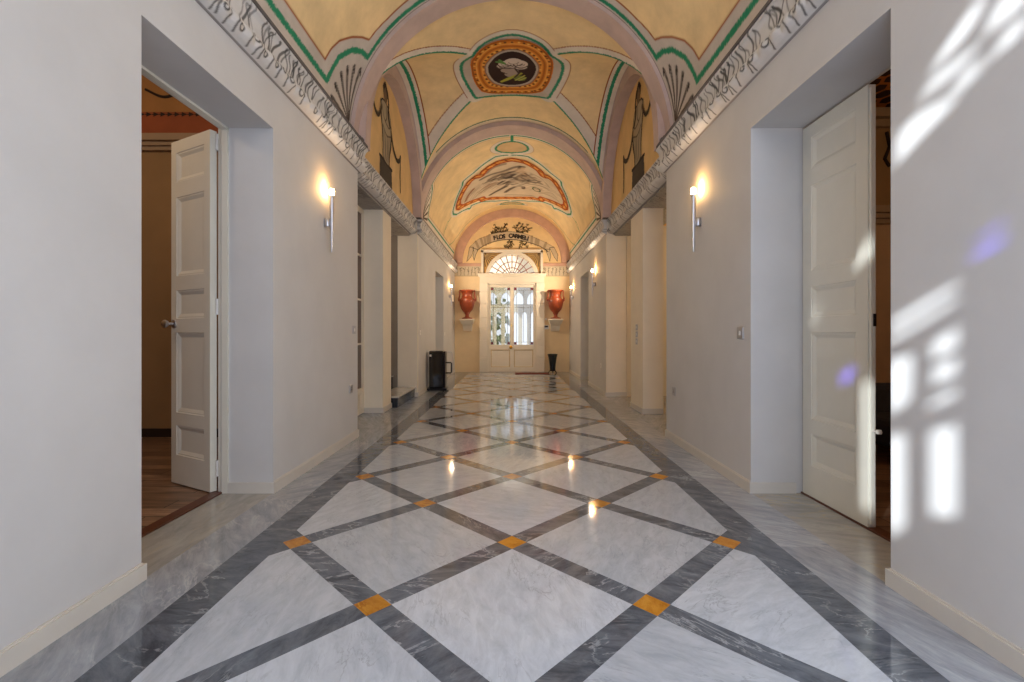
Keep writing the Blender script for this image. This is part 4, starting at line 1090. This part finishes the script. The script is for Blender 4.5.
# ------------------------------------------------------------------ STAND, MAT, APPLIANCE, STEPS
rt = empty('umbrella_stand', (1.135, 13.03, 0)); tag(rt, 'black flared umbrella stand on small feet below the right urn', 'umbrella stand')
w = MB(); w.lathe([(.05, .055), (.075, .06), (.078, .09), (.085, .2), (.105, .36), (.125, .47), (.14, .515), (.142, .53), (.13, .53), (.118, .46), (.09, .3), (.07, .12), (.02, .10)], (0, 0, 0), 'urnblack', 32); w.build('body', rt)
for i in range(3):
    t = 2 * PI * i / 3 + .5; w = MB(); w.tube([(.05 * math.cos(t), .05 * math.sin(t), .07), (.10 * math.cos(t), .10 * math.sin(t), .05), (.125 * math.cos(t), .125 * math.sin(t), .012), (.14 * math.cos(t), .14 * math.sin(t), .012)], [.018, .016, .012, .012], 'urnblack'); w.build('foot', rt)
w = MB()
w.box((.10, 12.62, 0.0), (1.0, 13.02, .014), 'mat'); w.box((.085, 12.605, 0), (1.015, 13.035, .008), 'mat')
mo = w.build('door_mat', bevel=.003); tag(mo, 'reddish brown doormat on marble before the entrance door', 'mat')
rt = empty('box_appliance', (-1.45, 9.05, 0)); tag(rt, 'tall glossy black box appliance with side handle standing by the far left wall', 'appliance')
w = MB(); w.box((-.15, -.10, .05), (.13, .16, .77), 'black'); w.build('body', rt, bevel=.025)
w = MB(); w.box((-.12, -.112, .09), (.10, -.098, .73), 'black'); w.build('front_panel', rt, bevel=.006)
w = MB(); w.box((.13, -.09, .06), (.165, .15, .76), 'dark_metal'); w.build('side_panel', rt, bevel=.012)
w = MB(); w.tube([(.16, -.02, .34), (.265, -.02, .34), (.275, -.02, .35), (.275, -.02, .53), (.265, -.02, .54), (.16, -.02, .54)], .014, 'black'); w.build('handle', rt)
w = MB(); w.tube([(.16, .10, .30), (.27, .10, .30), (.28, .10, .32), (.28, .10, .71), (.26, .10, .74), (.16, .10, .74)], .006, 'chrome'); w.build('wire_rail', rt)
w = MB(); w.box((-.18, -.13, .015), (.20, .19, .05), 'dark_metal'); w.build('base', rt, bevel=.008)
for a in (-.15, .13):
    for b in (-.10, .16):
        w = MB(); w.lathe([(.016, -.01), (.018, 0), (.016, .01)], (a, b, .018), 'black', 12, ax='x'); w.build('caster', rt)
w = MB(); w.box((-.135, -.115, .66), (-.095, -.111, .70), 'white_plastic'); o = w.build('sticker', rt); o['label'] = 'small white sticker'
# steps at the end of the left niche
st = empty('stair_step', (-1.70, 6.93, 0)); tag(st, 'lower marble step with dark slate riser behind the left pillar', 'step', 'steps in the left niche', 'structure')
w = MB(); w.box((.0, .0, 0), (-.33, 1.22, .145), 'step_dark'); w.build('riser', st)
w = MB(); w.box((.02, -.02, .145), (-.33, 1.22, .17), 'step_top'); w.build('tread', st, bevel=.004)
st = empty('stair_step', (-2.05, 7.06, .0)); tag(st, 'upper marble step rising into the dim passage past the left pillar', 'step', 'steps in the left niche', 'structure')
w = MB(); w.box((-.05, .0, 0), (-.45, 1.13, .345), 'step_dark'); w.build('riser', st)
w = MB(); w.box((-.03, -.0, .345), (-.45, 1.13, .37), 'step_top'); w.build('tread', st, bevel=.004)

# ------------------------------------------------------------------ SIDE ROOMS
# left brown room
w = MB()
w.box((-5.2, 4.97, 0), (-2.02, 5.07, 3.04), 'ochre'); w.box((-5.2, 4.94, 3.19), (-2.02, 5.07, 3.42), 'redband'); w.box((-5.2, 4.97, 3.42), (-2.02, 5.07, 4.3), 'ochre_hi')
w.box((-5.2, .4, 0), (-5.1, 5.07, 4.3), 'ochre'); w.box((-5.2, .4, 0), (-2.02, .5, 4.3), 'ochre')
for k in range(40):
    x = -5.0 + k * .075
    w.poly([(x, 4.938, 3.40), (x + .06, 4.938, 3.425), (x, 4.938, 3.45)], 'inkd'); w.poly([(x - .015, 4.939, 3.42), (x + .03, 4.939, 3.42), (x + .03, 4.939, 3.43), (x - .015, 4.939, 3.43)], 'inkd')
w.box((-5.2, 4.96, 3.42), (-2.02, 4.97, 3.46), 'redband')
tag(w.build('wall_left_room'), 'brown painted walls of the room behind the opened door', 'wall', kind='structure')
w = MB(); w.tube(smooth_path([(-3.5, 4.96, 3.86), (-3.35, 4.96, 3.72), (-3.2, 4.96, 3.74), (-3.12, 4.96, 3.86), (-3.18, 4.96, 3.96), (-3.3, 4.96, 3.94)]), .016, 'inkd', 6)
w.tube(smooth_path([(-3.9, 4.96, 3.7), (-3.7, 4.96, 3.62), (-3.5, 4.96, 3.7), (-3.42, 4.96, 3.84)]), .014, 'inkd', 6)
tag(w.build('wall_painting'), 'dark painted scroll high on the brown room wall', 'fresco')
w = MB()
for a, b, z0, z1 in ((0, .05, 3.04, 3.08), (0, .08, 3.08, 3.12), (0, .12, 3.12, 3.19)): w.box((-5.1, 4.97 - b, z0), (-2.06, 4.98, z1), 'greymould')
w.box((-5.1, 4.955, 0), (-2.06, 4.975, .09), 'inkd')
tag(w.build('trim_21'), 'grey picture moulding round the brown room', 'moulding', kind='structure')
w = MB(); w.box((-5.2, .4, 4.25), (-2.02, 5.07, 4.35), 'ochre'); tag(w.build('ceiling_left_room'), 'ochre ceiling of the brown room', 'ceiling', kind='structure')
w = MB(); w.box((-5.2, .4, -.06), (-2.035, 5.0, .0), 'wood'); tag(w.build('floor_left_room'), 'dark plank floor of the brown room', 'floor', kind='structure')
# right room with the honeycomb ceiling
for i, (lab_, a_, b_, m_) in enumerate((('beige lower wall at the end of the honeycomb ceilinged room', (2.02, 4.86, 0), (5.2, 4.96, 2.26), 'beige'), ('brown upper wall at the end of the honeycomb ceilinged room', (2.02, 4.86, 2.26), (5.2, 4.96, 3.5), 'ochre'),
        ('beige side wall of the honeycomb ceilinged room', (5.1, .5, 0), (5.2, 4.86, 3.5), 'beige'), ('beige wall of the honeycomb room nearest the viewer', (2.02, .4, 0), (5.2, .5, 3.5), 'beige'))):
    w = MB(); w.box(a_, b_, m_); tag(w.build('wall_right_room' if i == 0 else 'wall_right_room.%03d' % i), lab_, 'wall', kind='structure')
w = MB()
for d_, z0, z1 in ((.05, 2.24, 2.29), (.09, 2.29, 2.34), (.13, 2.34, 2.41), (.07, 3.24, 3.31), (.14, 3.31, 3.40)): w.box((2.04, 4.87 - d_, z0), (5.1, 4.88, z1), 'greymould')
w.box((2.04, 4.845, 0), (5.1, 4.87, .09), 'inkd')
for x in np.arange(2.3, 5.0, .32): w.tube([(x, 4.85, 3.2), (x + .03, 4.85, 3.05), (x - .02, 4.85, 2.92), (x + .03, 4.85, 2.84)], .016, 'inkd', 6)
tag(w.build('trim_22'), 'grey mouldings and dark painted drops under the honeycomb ceiling', 'moulding', kind='structure')
w = MB(); w.box((2.02, .4, 3.46), (5.2, 4.96, 3.56), 'hexor')
R_ = .085
for i in range(26):
    for j in range(22):
        x = 2.3 + i * R_ * 1.5 * 1.06; y = 2.0 + (j + .5 * (i % 2)) * R_ * math.sqrt(3) * 1.35
        if x > 5.0 or y > 4.8: continue
        w.poly([(x + R_ * .84 * math.cos(PI / 3 * k), y + 1.27 * R_ * .84 * math.sin(PI / 3 * k), 3.455) for k in range(6)], 'hexdark')
tag(w.build('ceiling_right_room'), 'dark honeycomb coffered ceiling with orange ribs', 'ceiling', kind='structure')
w = MB(); w.box((2.035, .4, -.06), (5.2, 4.9, 0), 'wood'); tag(w.build('floor_right_room'), 'dark plank floor of the honeycomb room', 'floor', kind='structure')
# dark upholstered bench glimpsed behind the half shut door
rt = empty('sofa', (3.62, 4.20, 0)); tag(rt, 'dark grey blue seat glimpsed past the half shut door', 'seat')
M['fab'] = plain('grey_blue_fabric', (64, 68, 84), .9, vary=.3, scale=5)
w = MB(); w.box((-.42, -.4, .12), (.46, .4, .36), 'fab'); w.build('seat', rt, bevel=.05); w = MB(); w.box((-.42, .22, .3), (.46, .42, .62), 'fab'); w.build('backrest', rt, bevel=.05)
for a in (-.36, .40):
    for b in (-.34, .34): w = MB(); w.tube([(a, b, 0), (a, b, .14)], .022, 'inkd'); w.build('leg', rt)
# lamp-lit side chamber behind the right niche
w = MB(); w.box((2.2, N0 - .009, 0), (3.9, N0 - .001, 3.0), 'cream'); w.box((3.9, N0, 0), (4.015, N1, 3.0), 'cream'); w.box((2.02, N1 + .0, 0), (4.02, N1 + .12, 3.1), 'cream')
tag(w.build('wall_right_chamber'), 'cream walls of the lamp lit chamber behind the right pillar', 'wall', kind='structure')
w = MB(); w.box((2.1, N0 - .1, 3.0), (4.1, N1 + .1, 3.1), 'warm_lit'); w.box((4.02, N0 - .01, 0), (4.1, N1 + .1, 3.0), 'warm_lit'); M['warm_lit'] = plain('chamber_warm_lit', (238, 196, 104), .8)  # warm lamp light on the ceiling is put into this yellow
tag(w.build('ceiling_right_chamber'), 'ceiling of the chamber behind the right pillar with warm lamp light in its yellow', 'ceiling', kind='structure')
# dim stair passage behind the left niche
w = MB(); w.box((-2.02, N1, 0), (-3.6, N1 + .12, 3.1), 'hall'); w.box((-3.6, 6.9, 0), (-3.7, N1 + .1, 3.1), 'hall'); w.box((-2.08, 6.92, 0), (-3.6, 7.05, 3.1), 'hall'); w.box((-2.3, 6.9, 3.0), (-3.7, N1 + .1, 3.1), 'hall')
w.box((-2.45, 7.0, 0), (-3.6, N1, .37), 'hall')
tag(w.build('wall_left_passage'), 'dim grey passage at the top of the left steps', 'wall', kind='structure')

# ------------------------------------------------------------------ OUTSIDE THE ENTRANCE
w = MB(); w.box((-6, YE + .3, -.1), (6, 24, -.02), 'ground'); tag(w.build('floor_terrace'), 'pale terrace outside the entrance door', 'ground', kind='structure')
def lancet(x, w_, z0, zs_):
    pts = [(x - w_ / 2, z0), (x + w_ / 2, z0), (x + w_ / 2, zs_)]
    for i in range(1, 7): t = i / 6 * PI / 3; pts.append((x - w_ / 2 + w_ * math.cos(t), zs_ + w_ * math.sin(t)))
    for i in range(5, -1, -1): t = i / 6 * PI / 3; pts.append((x + w_ / 2 - w_ * math.cos(t), zs_ + w_ * math.sin(t)))
    return pts
holes = []
for x in np.arange(-1.66, 1.7, .3): holes.append(lancet(x, .16, .35, 1.72))
for x in np.arange(-1.6, 1.7, .46): holes.append(lancet(x, .34, 2.12, 2.25))
o = holed_panel('loggia_screen', [(-4, -.05), (4, -.05), (4, 4.2), (-4, 4.2)], holes, 16.2, .12, 'stone'); tag(o, 'pale stone loggia screen of pointed arches seen through the entrance glass', 'screen', kind='structure')
hb = MB(); r = random.Random(4)
for i in range(240):
    x, y, z = r.uniform(-4, -.1), r.uniform(17.0, 17.6), r.uniform(0, 2.4); q_ = r.uniform(.08, .2); a = r.uniform(0, 6); b = r.uniform(-1, 1)
    hb.poly([(x + q_ * math.cos(a), y, z + q_ * math.sin(a)), (x - q_ * math.sin(a), y + b * q_, z + q_ * math.cos(a)), (x - q_ * math.cos(a), y, z - q_ * math.sin(a)), (x + q_ * math.sin(a), y - b * q_, z - q_ * math.cos(a))], 'leaf')
o = hb.build('garden_hedge', fixn=False); tag(o, 'green garden hedge beyond the loggia screen', 'hedge')

# ------------------------------------------------------------------ UNSEEN TRACERY SCREEN behind the camera, holes shaped to cast the sun patches
SX, SZ = 1.0, -.55       # sun travel per metre of depth
def U(cx, cy, s_, pts, X=HW):
    out = []
    for a, b in pts:
        px, py = cx + a / s_, cy + b / s_
        Y = 466 * X / (px - 512); Z = 1.1 - (py - 333.7) * Y / 466
        out.append((X - (Y - YR) * SX, Z - (Y - YR) * SZ))
    cx_ = sum(a for a, b in out) / len(out); cz_ = sum(b for a, b in out) / len(out)
    return [(cx_ + (a - cx_) * .9, cz_ + (b - cz_) * .9) for a, b in out]
c6 = (880, 0, 3.79); c7 = (840, 220, 2.13)
holes = [U(*c6, [(165, 295), (230, 185), (310, 70), (360, -10), (420, -20), (350, 110), (280, 190), (190, 280)]),
         U(*c6, [(120, 390), (180, 310), (290, 220), (370, 170), (370, 205), (300, 260), (220, 330)]),
         U(*c6, [(245, 345), (300, 280), (390, 230), (390, 270), (320, 335)]),
         U(*c6, [(45, 520), (110, 450), (190, 395), (330, 345), (250, 430), (170, 510), (45, 650)]),
         U(*c6, [(380, 140), (400, 70), (440, 0), (500, -50), (600, -60), (546, 20), (470, 90)]),
         U(*c6, [(405, 240), (440, 150), (500, 90), (560, 50), (560, 110), (480, 180)]),
         U(*c7, [(95, 220), (160, 180), (255, 125), (257, 140), (180, 190), (95, 240)]),
         U(*c7, [(95, 250), (180, 203), (257, 155), (258, 170), (180, 220), (95, 268)]),
         U(*c7, [(95, 295), (155, 280), (155, 330), (150, 390), (95, 425)]),
         U(*c7, [(188, 260), (250, 220), (252, 270), (190, 305)]),
         U(*c7, [(190, 316), (250, 284), (250, 330), (190, 355)]),
         U(*c7, [(180, 390), (250, 350), (250, 375), (182, 405)]),
         U(*c7, [(185, 440), (250, 420), (250, 640), (185, 640)]),
         U(*c7, [(95, 450), (140, 440), (140, 660), (95, 690)]),
         U(*c7, [(268, 90), (275, 72), (352, 30), (352, 52)]), U(*c7, [(270, 55), (275, 45), (345, 0), (352, 10)])]
DX = 2.0
holes += [U(*c7, [(25, 108), (45, 60), (66, 15), (66, 60), (50, 95)], X=DX), U(*c7, [(-4, 325), (28, 305), (28, 335), (-4, 350)], X=DX),
          U(*c7, [(46, 330), (66, 325), (66, 640), (46, 625)], X=DX)]
outl = [(-1.66, -.02), (-.40, -.02), (-.40, 4.9), (-1.66, 4.9)]
rw = holed_panel('rear_gobo', outl, holes, YR, -.012, 'plaster'); tag(rw, 'unseen pierced tracery screen with holes shaped to cast the sun patches', 'wall', kind='structure')
for i in (14, 15, 17):
    w = MB(); w.poly([(x, YR - .006, z) for x, z in holes[i]], 'violet'); o = w.build('stained_pane', rw); o['label'] = 'violet stained glass'

# ------------------------------------------------------------------ LIGHT
wd = bpy.data.worlds.new('sky'); sc.world = wd; wd.use_nodes = True
bg = wd.node_tree.nodes['Background']; bg.inputs[0].default_value = lin4((222, 232, 253)); bg.inputs[1].default_value = 2.1
sun = bpy.data.lights.new('sun', 'SUN'); sun.energy = 5.2; sun.angle = math.radians(1.15); sun.color = (.88, .95, 1)
so = bpy.data.objects.new('sun', sun); COL.objects.link(so); so.location = (-6, -8, 6)
so.rotation_euler = Vector((SX, 1, SZ)).to_track_quat('-Z', 'Y').to_euler()
def portal(name, loc, rot, sx, sy):
    l = bpy.data.lights.new(name, 'AREA'); l.shape = 'RECTANGLE'; l.size = sx; l.size_y = sy; l.cycles.is_portal = True
    o = bpy.data.objects.new(name, l); COL.objects.link(o); o.location = loc; o.rotation_euler = rot
portal('rear_portal', (.62, YR - .03, 2.35), (PI / 2, 0, 0), 2.06, 4.7)
portal('fan_portal', (0, YE + .32, 3.03), (-PI / 2, 0, 0), 1.4, .74)
# unseen lights added: brown room, honeycomb room, passage; chamber lamp inferred from its glow
light('unseen_light', None, (-3.6, 2.6, 3.4), 34, (255, 226, 190), .12)
light('unseen_light', None, (3.6, 2.4, 2.6), 13, (255, 214, 160), .12)
light('unseen_light', None, (3.2, 6.6, 2.5), 9, (255, 224, 180), .12)
light('unseen_light', None, (-3.0, 7.6, 2.5), 10, (255, 226, 190), .12)

# ------------------------------------------------------------------ CAMERA
cam = bpy.data.cameras.new('camera'); co = bpy.data.objects.new('camera', cam); COL.objects.link(co)
co.location = (0, 0, 1.1); co.rotation_euler = (PI / 2, 0, 0)
cam.sensor_width = 36; cam.lens = 36 * 466 / 1024; cam.shift_y = -7.3 / 1024; cam.clip_start = .05
sc.camera = co
sc.view_settings.view_transform = 'Standard'; sc.view_settings.look = 'None'; sc.view_settings.gamma = 1
sc.view_settings.use_curve_mapping = False; sc.view_settings.exposure = 0.62
sc.cycles.max_bounces = 14; sc.cycles.diffuse_bounces = 8; sc.cycles.transparent_max_bounces = 12
sc.cycles.use_denoising = True; sc.cycles.sample_clamp_indirect = 4
